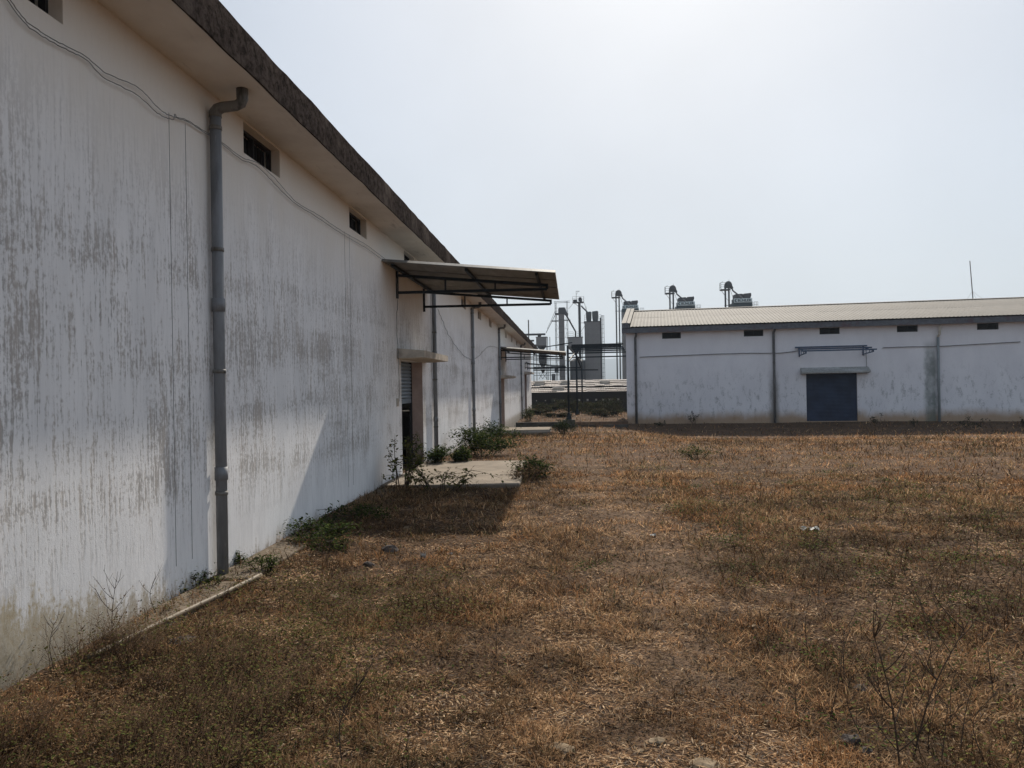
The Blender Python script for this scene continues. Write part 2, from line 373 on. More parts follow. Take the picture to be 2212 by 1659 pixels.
ii, jj = np.meshgrid(np.arange(nx-1), np.arange(ny-1), indexing='xy'); q = (jj*nx+ii).ravel()
Fq = np.stack([q, q+1, q+1+nx, q+nx], 1)
pm = path_mask(V[:, 0], V[:, 1])
g = np_mesh('ground', V, Fq, M['ground'], colors=np.stack([pm]*3, 1)); tag(g, kind='structure')
g.data.polygons.foreach_set('use_smooth', [True]*len(g.data.polygons))
hx = np.linspace(-3600, 3600, 121); hy = np.linspace(3240, 5160, 17)
HX, HY = np.meshgrid(hx, hy, indexing='xy')
prof = np.clip(1-np.abs(HY-4080)/840, 0, 1)**.8
HZ = -15 + prof*(178 + 145*(fbm(HX, HY*.3, .00088, 1, 4)-.5) + 24*(fbm(HX, HY, .008, 4, 3)-.5))
q = (np.arange(16)[:, None]*121+np.arange(120)[None]).ravel()
h = np_mesh('hills', np.stack([HX.ravel(), HY.ravel(), HZ.ravel()], 1), np.stack([q, q+1, q+122, q+121], 1), M['hill']); tag(h, kind='structure')
h.data.polygons.foreach_set('use_smooth', [True]*len(h.data.polygons))

# ------------------------------------------------------------------ corrugated sheet meshes
def sheet_mesh(width, length, pitch, amp, kind='trap', t=.006, over=0.):
    prof = []
    n = int(round((width+over)/pitch))
    for i in range(n):
        x = i*pitch
        if kind == 'trap': prof += [(x, 0), (x+pitch*.62, 0), (x+pitch*.72, amp), (x+pitch*.90, amp)]
        else: prof += [(x+pitch*k/4, amp*.5*(1-math.cos(math.pi*k/2))) for k in range(4)]
    prof.append((n*pitch, 0)); mb = MB(); k = len(prof)
    vs = [(x, 0, z) for x, z in prof]+[(x, length, z) for x, z in prof]+[(x, 0, z-t) for x, z in prof]+[(x, length, z-t) for x, z in prof]
    fs = []
    for i in range(k-1):
        fs += [(i, i+1, k+i+1, k+i), (2*k+i, 3*k+i, 3*k+i+1, 2*k+i+1), (i, 2*k+i, 2*k+i+1, i+1), (k+i, k+i+1, 3*k+i+1, 3*k+i)]
    fs += [(0, k, 3*k, 2*k), (k-1, 3*k-1, 4*k-1, 2*k-1)]
    return mb.add(vs, fs)

# ------------------------------------------------------------------ the long warehouse on the left
# local frame of both warehouses: x along the front wall, y into the building, z up
LB = thing('warehouse', (WX, 0, 0), 'long streaked whitewashed warehouse with deep concrete eave and grey rain pipes', 'warehouse', rz=math.pi/2)
S0, S1, ZS = -9.0, 63.0, 4.47
win_r = [-2.8, 1.0, 4.82, 8.60, 12.35, 16.15, 20.2, 24.15, 28.3, 32.0, 35.8, 39.5, 43.4, 47.3, 51.2, 55.1]
lholes = [(r-.98, r, 4.13, 4.45) for r in win_r]
D1 = (14.73, 16.87, -.02, 2.25); D2 = (35.55, 37.6, -.47, 2.05); D3 = (54.0, 56.4, -.42, 2.5)
lholes += [D1, D2, D3]
mb = wall_mb(S0, S1, -1.4, ZS, lholes, .24)
mb.box((S1-.24, .241, -1.4), (S1, 17, ZS)); mb.box((S0, .241, -1.4), (S0+.24, 17, ZS)); mb.box((S0, 17, -1.4), (S1, 17.24, ZS))
mb.build('wall', M['lwall'], LB)
MB().box((S0+.3, .25, -.05), (S1-.3, 16.9, -.02)).build('floor_slab', M['concrete_dark'], LB)
roof = MB().prism([(-.02, 4.80), (8.6, 6.3), (17.6, 4.80), (17.6, 4.72), (8.6, 6.2), (-.02, 4.72)], 0, S0-.3, S1+.3).build('roof', M['roof_beige'], LB)
# eave slab with its upstand; ragged bottom lip
nseg = 120; ss = np.linspace(S0-.4, S1+.45, nseg)
mb = MB().box((S0-.4, -.535, ZS), (S1+.45, .24, ZS+.12)); mb.build('eave_soffit', M['soffit'], LB)
mb = MB(); prev = None; k = 400; sx = np.linspace(S0-.4, S1+.45, k)
top = 4.81 + .02*(fbm(sx, sx*0, 1.3, 4, 4)-.5)*2; bot = ZS-.012 + .016*(fbm(sx, sx*0, 2.5, 8, 4)-.5)*2; fr = -.555 + .02*(fbm(sx, sx*0, 3.1, 6, 4)-.5)
vs = []; fs = []
for i in range(k): vs += [(sx[i], fr[i], bot[i]), (sx[i], fr[i], (top[i]+bot[i])/2), (sx[i], fr[i]+.01, top[i]), (sx[i], -.5355, top[i]), (sx[i], -.5355, bot[i])]
for i in range(k-1):
    a = i*5; b = a+5
    fs += [(a+j, b+j, b+(j+1) % 5, a+(j+1) % 5) for j in range(5)]
fs += [tuple(range(5)), tuple((k-1)*5+j for j in range(5))]
mb.add(vs, fs).build('fascia', M['fascia'], LB)
# hairline joints in the plaster
for sj in [LW(372, 700)[0], LW(407, 700)[0], 11.1, 11.35]:
    MB().box((sj-.0025, -.002, .25), (sj+.0025, .002, ZS-.45)).build('plaster_joint', M['cable'], LB)
# windows: one built, the rest copied
wf = MB(); w_, h_ = .98, .32
for a, b in (((0,.10,0),(w_,.15,.03)), ((0,.10,h_-.03),(w_,.15,h_)), ((0,.10,.03),(.03,.15,h_-.03)), ((w_-.03,.10,.03),(w_,.15,h_-.03)), ((w_/2-.015,.10,.03),(w_/2+.015,.15,h_-.03))): wf.box(a, b)
win = wf.build('window', M['frame'], LB)
MB().box((.03, .17, .03), (w_-.03, .18, h_-.03)).build('pane', M['dark'], win)
bar0 = None
for i in range(1, 14):
    if bar0 is None: bar0 = MB().box((-.003, .125, .03), (.003, .131, h_-.03)).build('bar', M['frame'], win)
    else:
        bar0b = bar0.copy(); col.objects.link(bar0b); bar0b.parent = win; bar0b.location = ((i)*.07-.07, 0, 0)
bar0.location = (.035, 0, 0)
for i, r in enumerate(win_r):
    o = win if i == 0 else copy_tree(win, LB)
    o.location = (r-.98, 0, 4.13)
# downpipes
def downpipe(s, ztop, zbot, elbow=True, mat='pipe'):
    r = .051; yo = -.07
    p = MB().tube([(s, yo, zbot), (s, yo, (zbot+ztop)/2), (s, yo, ztop)], r, 14).build('rain_pipe', M[mat], LB, True)
    if elbow:
        e = [(s, yo, ztop-.02), (s, yo, ztop+.02), (s, yo-.025, ztop+.055), (s, yo-.07, ztop+.07), (s, yo-.20, ztop+.08), (s, yo-.245, ztop+.10), (s, yo-.26, ztop+.14), (s, yo-.26, ZS+.01)]
        MB().tube(e, [.058, .058, .054, .049, .047, .050, .053, .053], 14).build('elbow', M['pipe_dirty'], p, True)
    z = ztop-.12; i = 0
    while z > zbot+.3:
        MB().tube([(s, yo, z-.018), (s, yo, z+.018)], r+.006, 14).build('clamp', M['pipe_dirty'], p, True); z -= 1.12
    for z in (ztop-1.75, ztop-3.3):
        if z > zbot+.4: MB().tube([(s, yo, z-.06), (s, yo, z+.06)], r+.008, 14).build('socket', M[mat], p, True)
downpipe(6.85, 4.24, .0); downpipe(18.06, 4.24, -.05); downpipe(25.2, 4.24, -.2); downpipe(34.6, 4.24, -.5); downpipe(49.6, 4.24, -.45)
# door leaves, jambs, lintels
def rolling_shutter(D, zb, part=True):
    a, b, z0, z1 = D
    g = MB().box((a-.02, .241, z0), (a+.035, .30, z1)).box((b-.035, .241, z0), (b+.02, .30, z1)).build('shutter_guide', M['frame'], LB)
    sh = MB().box((a+.036, .255, zb), (b-.036, .275, zb+.10)).build('shutter', M['shutter'], LB)
    MB().box((a+.9, .235, zb+.03), (a+1.05, .254, zb+.07)).build('handle', M['frame'], sh)
    n = int((z1+.05-(zb+.10))/.077); s0 = None
    for i in range(n):
        if s0 is None:
            s0 = MB().prism([(.275, 0), (.255, .012), (.248, .036), (.255, .062), (.275, .075)], 0, a+.036, b-.036).build('slat', M['shutter'], sh); c = s0
        else: c = s0.copy(); col.objects.link(c); c.parent = sh
        c.location = (0, 0, zb+.101+i*.077)
    return sh
rolling_shutter(D1, 1.36); rolling_shutter(D2, 1.2); rolling_shutter(D3, -.40)
for D in (D1, D2, D3):
    a, b, z0, z1 = D
    MB().box((b-.012, .004, z0), (b-.0005, .238, z1-.003)).build('door_jamb', M['jamb'], LB)
    MB().box((a+.0005, .004, z0), (a+.012, .238, z1-.003)).build('door_jamb', M['jamb'], LB)
def lintel(s0, s1, z0, z1, out):
    MB().prism([(0, z0), (-out, z0+.02), (-out, z1-.05), (0, z1)], 0, s0, s1).build('lintel_slab', M['lintel'], LB)
lintel(14.4, 17.25, 2.252, 2.45, .52); lintel(35.2, 38.0, 2.053, 2.22, .55); lintel(53.7, 56.8, 2.503, 2.68, .55)
# shutters' surroundings: switch box by the door
MB().box((14.28, -.03, 1.35), (14.38, -.001, 1.5)).build('switch_box', M['lintel'], LB)

def canopy(sc0, dz, sheets=True):
    """bracketed canopy, near truss at station sc0"""
    fr = MB(); c0 = sc0
    for s in (c0, c0+2.67):
        A, B = (s, -.02, 3.84+dz), (s, -2.87, 3.575+dz); C_, D_ = (s, -.02, 3.51+dz), (s, -2.87, 3.535+dz)
        fr.bar(A, B, .045, .05); fr.bar(C_, (s, -2.87, 3.50+dz), .045, .05)
        fr.bar((s, -.02, 3.40+dz), (s, -.02, 3.92+dz), .045, .045)
        for t in (.33, .66):
            fr.bar((s, -2.87*t, 3.84+dz-.265*t), (s, -2.87*t, 3.51+dz), .03, .03)
        fr.bar((s, -2.87, 3.50+dz), (s, -2.87, 3.60+dz), .045, .045)
    f = fr.build('canopy', M['steel'], LB)
    for yo in (-.16, -1.48, -2.72):
        z = 3.895+dz-.265*(-yo/2.87)
        MB().bar((c0-1.0, yo, z), (c0+3.15, yo, z), .045, .05).build('purlin', M['steel'], f)
    if sheets:
        me = None; th = math.atan2(.29, 3.05)
        for i in range(4):
            if me is None:
                o = sheet_mesh(1.09, 3.07, .1557, .05, 'sine').build('roof_sheet', M['sheet'], f); me = o
            else: o = me.copy(); col.objects.link(o); o.parent = f
            # sheets run from the outer edge to the wall, corrugations across the canopy
            o.location = (c0-1.13+i*1.055, -3.05, 3.645+dz+.006*(i % 2)); o.rotation_euler = (th, 0, 0)
    return f
canopy(14.43, 0); canopy(35.9, -.48)
f3 = canopy(54.6, -.55, False)

# aprons
def slab(name, pts, z0, z1, mat, label, cat):
    c = np.mean(pts, 0); root = None
    mb = MB().prism([(p[0]-c[0], p[1]-c[1]) for p in pts], 2, z0, z1)
    o = mb.build(name, M[mat]); o.location = (c[0], c[1], 0)
    bv = o.modifiers.new('b', 'BEVEL'); bv.width = .02; bv.segments = 2
    return tag(o, label, cat)
slab('concrete_apron', [(WX+.01, 12.9), (-.90, 12.9), (-1.02, 17.0), (WX+.01, 17.0)], -.3, .045, 'concrete', 'sunlit concrete apron before the doorway with the half raised shutter', 'apron')
slab('concrete_apron', [(WX+.01, 32.8), (-1.0, 32.8), (-1.0, 36.9), (WX+.01, 36.9)], -.9, -.30, 'concrete', 'far raised concrete apron under the low second canopy by the wall', 'apron')
# broken strip of paving along the foot of the wall
for i, (a, b, w0, t) in enumerate([(5.1, 6.6, .33, .016), (6.65, 8.3, .40, .02), (8.35, 9.9, .40, .02), (9.95, 12.85, .36, .015)]):
    pts = [(WX+.012, a), (WX+w0+.05*math.sin(i*3), a+.03*i % .07), (WX+w0+.04*math.cos(i*5), (a+b)/2), (WX+w0, b), (WX+.012, b)]
    tag(slab('paving_strip', pts, -.15, t, 'paving', 'cracked concrete strip along the foot of the long white wall', 'paving'), group='concrete strips along the wall foot')

# ------------------------------------------------------------------ the warehouse on the right
RZ = -.8; RANG = R_(-6.5)
RC = at_z(1356, 915, RZ)
ux, uy = math.cos(RANG), math.sin(RANG)
def RW(px, py, off=0.):                       # pixel -> local (x, z) on the plane y = off
    r = ray(px, py); n_ = np.array([-uy, ux, 0]); p0 = RC + n_*off
    P = CAM + r*((p0-CAM) @ n_/(r @ n_)); d = P-RC
    return float(d[0]*ux + d[1]*uy), float(d[2])
def Z3(zx, zy): return (2440+zx*.7486)/1.8517, (1150+zy*.7486)/1.8517
RB = thing('warehouse', RC, 'grey white warehouse with beige ribbed roof and closed navy shutter', 'warehouse', rz=RANG)
LEN = 38.0; RD = 8.2
ZF = RW(1352, 720, -.5)[1]; ZE = RW(1362, 706, -.55)[1]
rid_p = CAM + ray(1370, 673)*0
n_ = np.array([-uy, ux, 0]); r = ray(1370, 673); P = CAM + r*(((RC+n_*RD)-CAM) @ n_/(r @ n_)); ZR = float(P[2]-RC[2])
rwin = []
for a, b, c, d in [(277,380,240,273), (714,820,222,259), (1119,1228,210,247), (1533,1645,195,233), (1962,2076,181,219)]:
    x0, z1 = RW(*Z3(a, c)); x1, z0 = RW(*Z3(b, d)); rwin.append((x0, x1))
WZ1 = RW(*Z3(327, 240))[1]; WZ0 = RW(*Z3(327, 273))[1]
WW = float(np.mean([b-a for a, b in rwin])); cs = [(a+b)/2 for a, b in rwin]; stp = (cs[-1]-cs[0])/4
cs += [cs[-1]+stp*i for i in (1, 2)]
cs = [c for c in cs if c < LEN-1.5]
sx0, _z = RW(*Z3(1050, 600)); sx1, _z = RW(*Z3(1322, 600)); SZ1 = RW(*Z3(1185, 460))[1]; SZ0 = RW(*Z3(1185, 714))[1]
holes = [(c-WW/2, c+WW/2, WZ0, WZ1) for c in cs] + [(sx0, sx1, SZ0, SZ1)]
mb = wall_mb(0, LEN, -.6, ZF+.05, holes, .24)
mb.box((0, .241, -.6), (.24, 2*RD-.24, ZF+.05)); mb.box((LEN-.24, .241, -.6), (LEN, 2*RD-.24, ZF+.05)); mb.box((0, 2*RD-.239, -.6), (LEN, 2*RD, ZF+.05))
for xg in (.002, LEN-.242): mb.prism([(.0, ZF+.052), (RD, ZR-.12), (2*RD, ZF+.052)], 0, xg, xg+.24)
mb.build('wall', M['rwall'], RB)
MB().box((-.02, -.05, -.6), (.56, -.001, ZF+.02)).build('corner_pilaster', M['rwall'], RB)
MB().box((.3, .3, SZ0-.05), (LEN-.3, 2*RD-.3, SZ0-.02)).build('floor_slab', M['concrete_dark'], RB)
# fascia beam, ragged
k = 160; sx = np.linspace(-.25, LEN+.2, k); vs = []; fs = []
fb = ZF + .02*(fbm(sx, sx*0, 1.1, 4, 4)-.5); ft_ = ZF+.31+.03*(fbm(sx, sx*0, .9, 7, 4)-.5)
for i in range(k): vs += [(sx[i], -.5, fb[i]), (sx[i], -.5, ft_[i]), (sx[i], -.40, ft_[i]+.01), (sx[i], -.40, fb[i])]
for i in range(k-1):
    a = i*4; b = a+4; fs += [(a+j, b+j, b+(j+1) % 4, a+(j+1) % 4) for j in range(4)]
fs += [(0,1,2,3), tuple((k-1)*4+j for j in range(4))]
MB().add(vs, fs).build('fascia', M['rfascia'], RB)
MB().box((-.2, -.399, ZF+.02), (LEN+.15, .1, ZF+.12)).build('eave_soffit', M['rwall'], RB)
MB().box((-.18, -.36, ZF+.121), (LEN+.13, -.28, ZE-.05)).build('gutter_wall', M['rfascia'], RB)
# roof
th = math.atan2(ZR-ZE, RD+.55); SLEN = math.hypot(ZR-ZE, RD+.55)
roof = MB().prism([(2*RD+.5, ZE), (RD+.01, ZR-.012), (RD+.01, ZR-.05), (2*RD+.5, ZE-.04)], 0, -.1, LEN+.15).build('roof', M['roof_beige'], RB)
ridge = MB().prism([(RD-.28, ZR-.055+.075), (RD, ZR+.075), (RD+.28, ZR-.0), (RD+.28, ZR-.02), (RD, ZR+.055), (RD-.28, ZR)], 0, -.1, LEN+.15).build('ridge_cap', M['roof_beige'], roof)
s1 = sheet_mesh(1.085, SLEN*.53, .217, .022).build('roof_sheet', M['roof_beige'], roof)
s2 = sheet_mesh(1.085, SLEN*.49, .217, .022).build('roof_sheet', M['roof_beige'], roof)
for i in range(int((LEN-.2)/1.085)+1):
    for kx, s in enumerate((s1, s2)):
        o = s if i == 0 else s.copy()
        if i: col.objects.link(o); o.parent = roof
        d0 = 0 if kx == 0 else SLEN*.515
        dx = random.uniform(-.01, .01)
        o.location = (.26+i*1.085, -.55+d0*math.cos(th)-(0.03*random.random() if kx == 0 else 0), ZE+d0*math.sin(th)+(.008 if kx else 0)+random.uniform(0, .004)); o.rotation_euler = (th+random.uniform(-.0008, .0008), 0, 0)
# gable parapet with metal cap and stepped kneeler
def slope_z(y): return ZE + (y+.55)*math.tan(th)
pb = MB(); pb.prism([(-.42, slope_z(-.42)-.25), (RD, ZR-.2), (RD, ZR+.20), (-.42, slope_z(-.42)+.2)], 0, -.2, .2); pb.build('gable_parapet', M['rfascia'], RB)
pc = MB(); pc.prism([(-.5, slope_z(-.5)+.201), (RD, ZR+.201), (RD, ZR+.24), (-.5, slope_z(-.5)+.24)], 0, -.26, .02); pc.prism([(-.5, slope_z(-.5)+.201), (RD, ZR+.201), (RD, ZR+.225), (-.5, slope_z(-.5)+.225)], 0, .06, .28); pc.build('parapet_cap', M['roof_beige'], RB)
MB().box((-.22, -.56, ZF+.325), (.22, -.43, ZF+.5)).box((-.12, -.58, ZF+.501), (.16, -.43, ZF+.64)).build('kneeler', M['rfascia'], RB)
# louvred grilles
wf = MB(); hh = WZ1-WZ0
for a, b in (((0,.1,0),(WW,.15,.04)), ((0,.1,hh-.04),(WW,.15,hh)), ((0,.1,.04),(.04,.15,hh-.04)), ((WW-.04,.1,.04),(WW,.15,hh-.04)), ((WW/2-.02,.1,.04),(WW/2+.02,.15,hh-.04))): wf.box(a, b)
rw = wf.build('window', M['frame'], RB)
MB().box((.04, .2, .04), (WW-.04, .21, hh-.04)).build('pane', M['dark'], rw)
for i in range(4): MB().box((.041, .11, hh*(i+1)/5-.012), (WW-.041, .14, hh*(i+1)/5+.012)).build('bar', M['frame'], rw)
for i, c in enumerate(cs):
    o = rw if i == 0 else copy_tree(rw, RB); o.location = (c-WW/2, 0, WZ0)
# shutter, one ribbed curtain
prof = []; zz = SZ0
while zz < SZ1-.01:
    prof += [(.16, zz), (.145, zz+.02), (.145, zz+.06), (.16, zz+.078)]; zz += .082
prof += [(.18, zz), (.18, SZ0)]
sh = MB().prism(prof, 0, sx0+.03, sx1-.03).build('shutter', M['rshutter'], RB)
MB().box((sx0, .10, SZ0), (sx0+.029, .2, SZ1)).build('guide_rail', M['rshutter'], sh); MB().box((sx1-.029, .10, SZ0), (sx1, .2, SZ1)).build('guide_rail', M['rshutter'], sh)
lx0 = RW(*Z3(1017, 450))[0]; lx1 = RW(*Z3(1352, 450))[0]; lz0 = RW(*Z3(1185, 460))[1]; lz1 = RW(*Z3(1185, 424))[1]
MB().prism([(0, lz0+.003), (-.55, lz0+.03), (-.55, lz0+.13), (0, lz1-.02)], 0, lx0, lx1+.3).build('lintel_slab', M['rlintel'], RB)
# downpipes
def rpipe(zx, ztop, mat, zb=-.35):
    x = RW(*Z3(zx, 450))[0]
    p = MB().tube([(x, -.11, zb), (x, -.11, 2), (x, -.11, ztop)], .075, 12).build('rain_pipe', M[mat], RB, True)
    MB().tube([(x, -.11, ztop-.02), (x, -.12, ztop+.06), (x+.05, -.2, ztop+.17), (x+.08, -.28, ZF+.05)], .07, 10).build('elbow', M['rpipe'] if mat == 'rpipe' else M['lintel'], p, True)
    for z in (1.2, 2.4, 3.6): MB().tube([(x, -.11, z), (x, -.11, z+.04)], .085, 12).build('clamp', M[mat], p, True)
rpipe(138, ZF-.35, 'rpipe'); rpipe(876, ZF-.25, 'rpipe'); rpipe(1752, ZF-.75, 'gpipe')
# bare canopy frame over the shutter
cz = RW(*Z3(1010, 322))[1]; cx0 = RW(*Z3(1010, 322))[0]; cx1 = RW(*Z3(1352, 345))[0]
fr = MB()
for x in (cx0, cx1):
    zt = cz+.0; fr.bar((x, -.03, zt-.55), (x, -.03, zt+.05), .07); fr.bar((x, -.03, zt-.06), (x, -2.3, zt-.36), .05, .06); fr.bar((x, -.03, zt-.48), (x, -2.3, zt-.40), .05, .06)
    for t in (.3, .62): fr.bar((x, -2.3*t, zt-.06-.3*t), (x, -2.3*t, zt-.48+.08*t), .035)
f = fr.build('canopy_frame', M['blue_steel'], RB)
for yo, zo in ((-.12, .02), (-1.15, -.13), (-2.2, -.28)): MB().bar((cx0-.25, yo, cz+zo), (cx1+.2, yo, cz+zo), .07, .08).build('purlin', M['blue_steel'], f)

# ------------------------------------------------------------------ cables
def spline(pts, n=8, wob=0., seed=0):
    P = np.array(pts, float); out = []; rr = np.random.default_rng(seed)
    for i in range(len(P)-1):
        p0, p1, p2, p3 = P[max(i-1, 0)], P[i], P[i+1], P[min(i+2, len(P)-1)]
        for t in np.arange(n)/n:
            out.append(.5*((2*p1)+(-p0+p2)*t+(2*p0-5*p1+4*p2-p3)*t*t+(-p0+3*p1-3*p2+p3)*t**3))
    out.append(P[-1]); out = np.array(out)
    if wob: out += rr.normal(0, wob, out.shape)
    return out
def cable(name, pts, r, label, wob=0., seed=0, n=8):
    P = spline(pts, n, wob, seed); c = P[0]
    o = MB().tube(P-c, r, 6).build(name, M['cable'], None, True); o.location = tuple(c)
    return tag(o, label, 'cable', None)
def lwp(px, py, off=.03): return at_x(px, py, WX+off)
c1 = [lwp(*p) for p in [(18,-6),(60,48),(120,88),(180,118),(230,158),(300,190),(345,236),(375,252),(400,258),(440,282),(470,300),(520,338),(560,354),(600,392),(640,436),(690,466),(740,500),(790,528),(830,558),(858,577),(880,598),(905,612)]]
cable('electric_cable', c1, .0032, 'thin upper strand of grey cable looping along the long white wall below the eave', .002, 1)
c2 = [lwp(*p) for p in [(12,-6),(58,54),(125,98),(185,128),(225,168),(295,204),(340,244),(372,258),(378,247),(384,256),(405,262),(442,286),(470,303),(518,342),(556,360),(596,400),(640,441),(688,471),(738,505),(788,534),(828,563)]]
cable('electric_cable', c2, .0032, 'lower strand of grey cable twisted with its twin on the long wall', .002, 2)
c3 = [lwp(*p) for p in [(857,600),(859,650),(857,700),(860,760),(862,820),(862,868)]]
cable('door_cable', c3, .006, 'cable hanging down the wall beside the half raised shutter', .003, 3)
c4 = [lwp(*p) for p in [(946,668),(965,715),(985,748),(1005,770),(1022,776),(1035,768),(1050,752),(1062,748),(1076,752)]]
cable('electric_cable', c4, .006, 'sagging cable strung between grey rain pipes beyond the first canopy', .008, 4)
def rwp(zx, zy, off=-.06):
    x, z = RW(*Z3(zx, zy)); return np.array([RC[0]+x*ux-off*uy, RC[1]+x*uy+off*ux, RC[2]+z])
cable('electric_cable', [rwp(*p) for p in [(160,372),(400,362),(700,352),(870,351),(940,347),(1005,338)]], .022, 'dark cable on the right wall from the corner pipe to the bare frame', .004, 5)
cable('electric_cable', [rwp(*p) for p in [(1455,322),(1600,317),(1750,315),(1950,304),(2190,290)]], .022, 'dark cable on the right wall beyond the frame past the algae stain', .004, 6)
cable('door_cable', [rwp(*p) for p in [(1367,350),(1369,400),(1371,460)]], .014, 'short wire hanging from the bare frame above the navy shutter', .002, 7)

# ------------------------------------------------------------------ steel frame between the warehouses
FR = thing('steel_frame', (-.19, 44, -.3), 'dark steel frame of bare purlins on thin posts between the two warehouses', 'frame')
def wb(name, p, q, w_, h_=None, mat='steel', par=None): return MB().bar(p, q, w_, h_).build(name, M[mat], par or FR, world=True)
posts = [(-.19, 44., -.29, 3.95), (at_y(1247, 880, 54.8)[0], 54.8, float(zg(.4, 54.8)), 3.95), (at_y(1257.5, 840, 65)[0], 65., float(zg(.8, 65)), 3.7)]
for x, y, z0, z1 in posts:
    p = MB().tube([(x, y, z0), (x, y, z1)], .065, 10).build('post', M['steel'], FR, True, world=True)
    mbp = MB().tube([(x, y, z0+.005), (x, y, z0+.1), (x, y, z0+.3), (x, y, z0+.42)], [.17, .16, .1, .066], 10)
    o = mbp.build('base', M['steel'], FR, True, world=True)
for yb, yk in ((742.7, 45.), (745.5, 46.5), (748.8, 48.), (752.2, 49.5), (755.9, 51.), (760.3, 52.6), (769.3, 56.5)):
    z = at_y(1350, yb, yk)[2]; xr = 3.02 if yk < 48 else 3.2+.113*(yk-48)
    wb('purlin', (-.32 if yk > 52 else .02, yk, z-.02), (xr, yk, z), .06, .09)
wb('beam', (-.19, 43.9, 3.9), (posts[1][0], 54.9, 3.78), .07, .1); wb('beam', (posts[1][0], 54.92, 3.78), (posts[2][0], 65.1, 3.6), .07, .1)
pa = at_y(1152, 754, 46.); pq = at_y(1236, 740, 45.)
wb('tie_bar', pa, pq, .05)
for (a, b, y_) in (((1152,796.3),(1256,794),52.), ((1152,799.6),(1292,799),55.)): wb('tie_bar', at_y(*a, y_), at_y(*b, y_), .08)
wb('brace', at_y(1227, 782, 45.5), at_y(1240, 765, 48.), .07); wb('brace', at_y(1243, 763, 48.), at_y(1256, 796, 50.), .07)
ped = MB().box((-.345, -.345, -.62), (.345, .345, -.001)).build('concrete_pedestal', M['concrete_dark']); ped.location = (-.19, 44, -.29); tag(ped, 'squat dark concrete pedestal under the nearest post of the steel frame', 'pedestal')
bv = ped.modifiers.new('b', 'BEVEL'); bv.width = .02
o = MB().box((-1.39, -.1, -.42), (1.39, .1, 0)).build('low_kerb', M['concrete_dark']); o.location = (-1.91, 45.0, -.46); tag(o, 'low dark kerb from the long wall to the concrete pedestal', 'kerb')
o = MB().box((-1.5, -.1, -.42), (1.5, .1, 0)).build('low_kerb', M['concrete_dark']); o.location = (1.72, 45.0, -.66); tag(o, 'lower dark kerb from the pedestal to the right warehouse corner', 'kerb')

# ------------------------------------------------------------------ boundary wall with weep holes, shed behind it
PY = 70.0
pw0 = at_y(1146, 849, PY); pw1 = at_y(1352, 843.5, PY)
PW = thing('boundary_wall', (-9, PY, -.5), 'boundary wall with shade put into its black colour, pierced by a row of small holes', 'wall')
zt = (pw0[2]+pw1[2])/2; hs = []
for zx in (685, 818, 952, 1085, 1317, 1440, 1567, 1667, 1760, 1893):
    p = at_y((1960+zx*.2712)/1.8517, 865 if zx < 1300 else 863.5, PY); rr = .05 if zx < 1300 else .085
    hs.append((p[0]+9-rr, p[0]+9+rr, p[2]+.5-rr, p[2]+.5+rr))
zc = np.mean([(h[2]+h[3])/2 for h in hs]); hs = [(a, b, zc-(b-a)/2, zc+(b-a)/2) for a, b, c, d in hs]
wall_mb(0, 30, -.6, zt+.5, hs, .2).build('wall', M['perim'], PW)
for xx in (14.0,): MB().box((xx, -.06, -.6), (xx+.35, .26, zt+.5+.25)).build('pier', M['perim'], PW)
SH = thing('shed', (-16, 73, -2.4), 'low shed with pale cement sheet roof and box ventilators behind the black wall', 'shed')
e0 = at_y(1250, 848, 74.)[2]+2.4; m0 = at_y(1250, 836.5, 80.5)[2]+2.4; r0 = at_y(1250, 820.5, 90.)[2]+2.4
MB().box((0, 1.4, 0), (40, 30, e0-.3)).build('wall', M['vent'], SH)
rf = MB().prism([(17.2, r0-.06), (33, e0), (33, e0-.1), (17.2, r0-.2)], 0, 0, 40).build('roof', M['shed_roof'], SH)
def shed_rows(y0, z0, y1, z1, nrow, tag_):
    L = math.hypot(y1-y0, z1-z0); th_ = math.atan2(z1-z0, y1-y0); base = None
    for r_i in range(nrow):
        for c_i in range(33):
            if base is None:
                base = sheet_mesh(1.02, L/nrow+.12, .17, .05, 'sine', .03).build('roof_sheet', M['shed_roof'], rf); o = base
            else: o = base.copy(); col.objects.link(o); o.parent = rf
            t = r_i/nrow
            o.location = (4+c_i*.96+random.uniform(-.03, .03), y0+(y1-y0)*t-.06, z0+(z1-z0)*t+random.uniform(0, .05)+.02*(c_i % 2)); o.rotation_euler = (th_-.04+random.uniform(-.006, .006), random.uniform(-.01, .01), random.uniform(-.012, .012))
shed_rows(1.0, e0, 7.4, m0-.05, 3, 'a'); shed_rows(7.6, m0+.08, 17.0, r0, 4, 'b')
for (a, b, yy, Y_) in ((1153, 1177, 833, 83.), (1212, 1231, 832, 83.), (1298, 1318, 832, 83.), (1195, 1218, 846, 77.)):
    p = at_y(a, yy, Y_); q_ = at_y(b, yy, Y_); x0, x1, z0 = p[0]+16, q_[0]+16, p[2]+2.4
    v = MB().box((x0+.1, Y_-73, z0-.6), (x1-.1, Y_-73+2.6, z0+.35)).build('roof_vent', M['vent'], rf)
    MB().box((x0-.05, Y_-73.15, z0+.351), (x1+.05, Y_-70.2, z0+.48)).build('vent_cap', M['vent'], v)

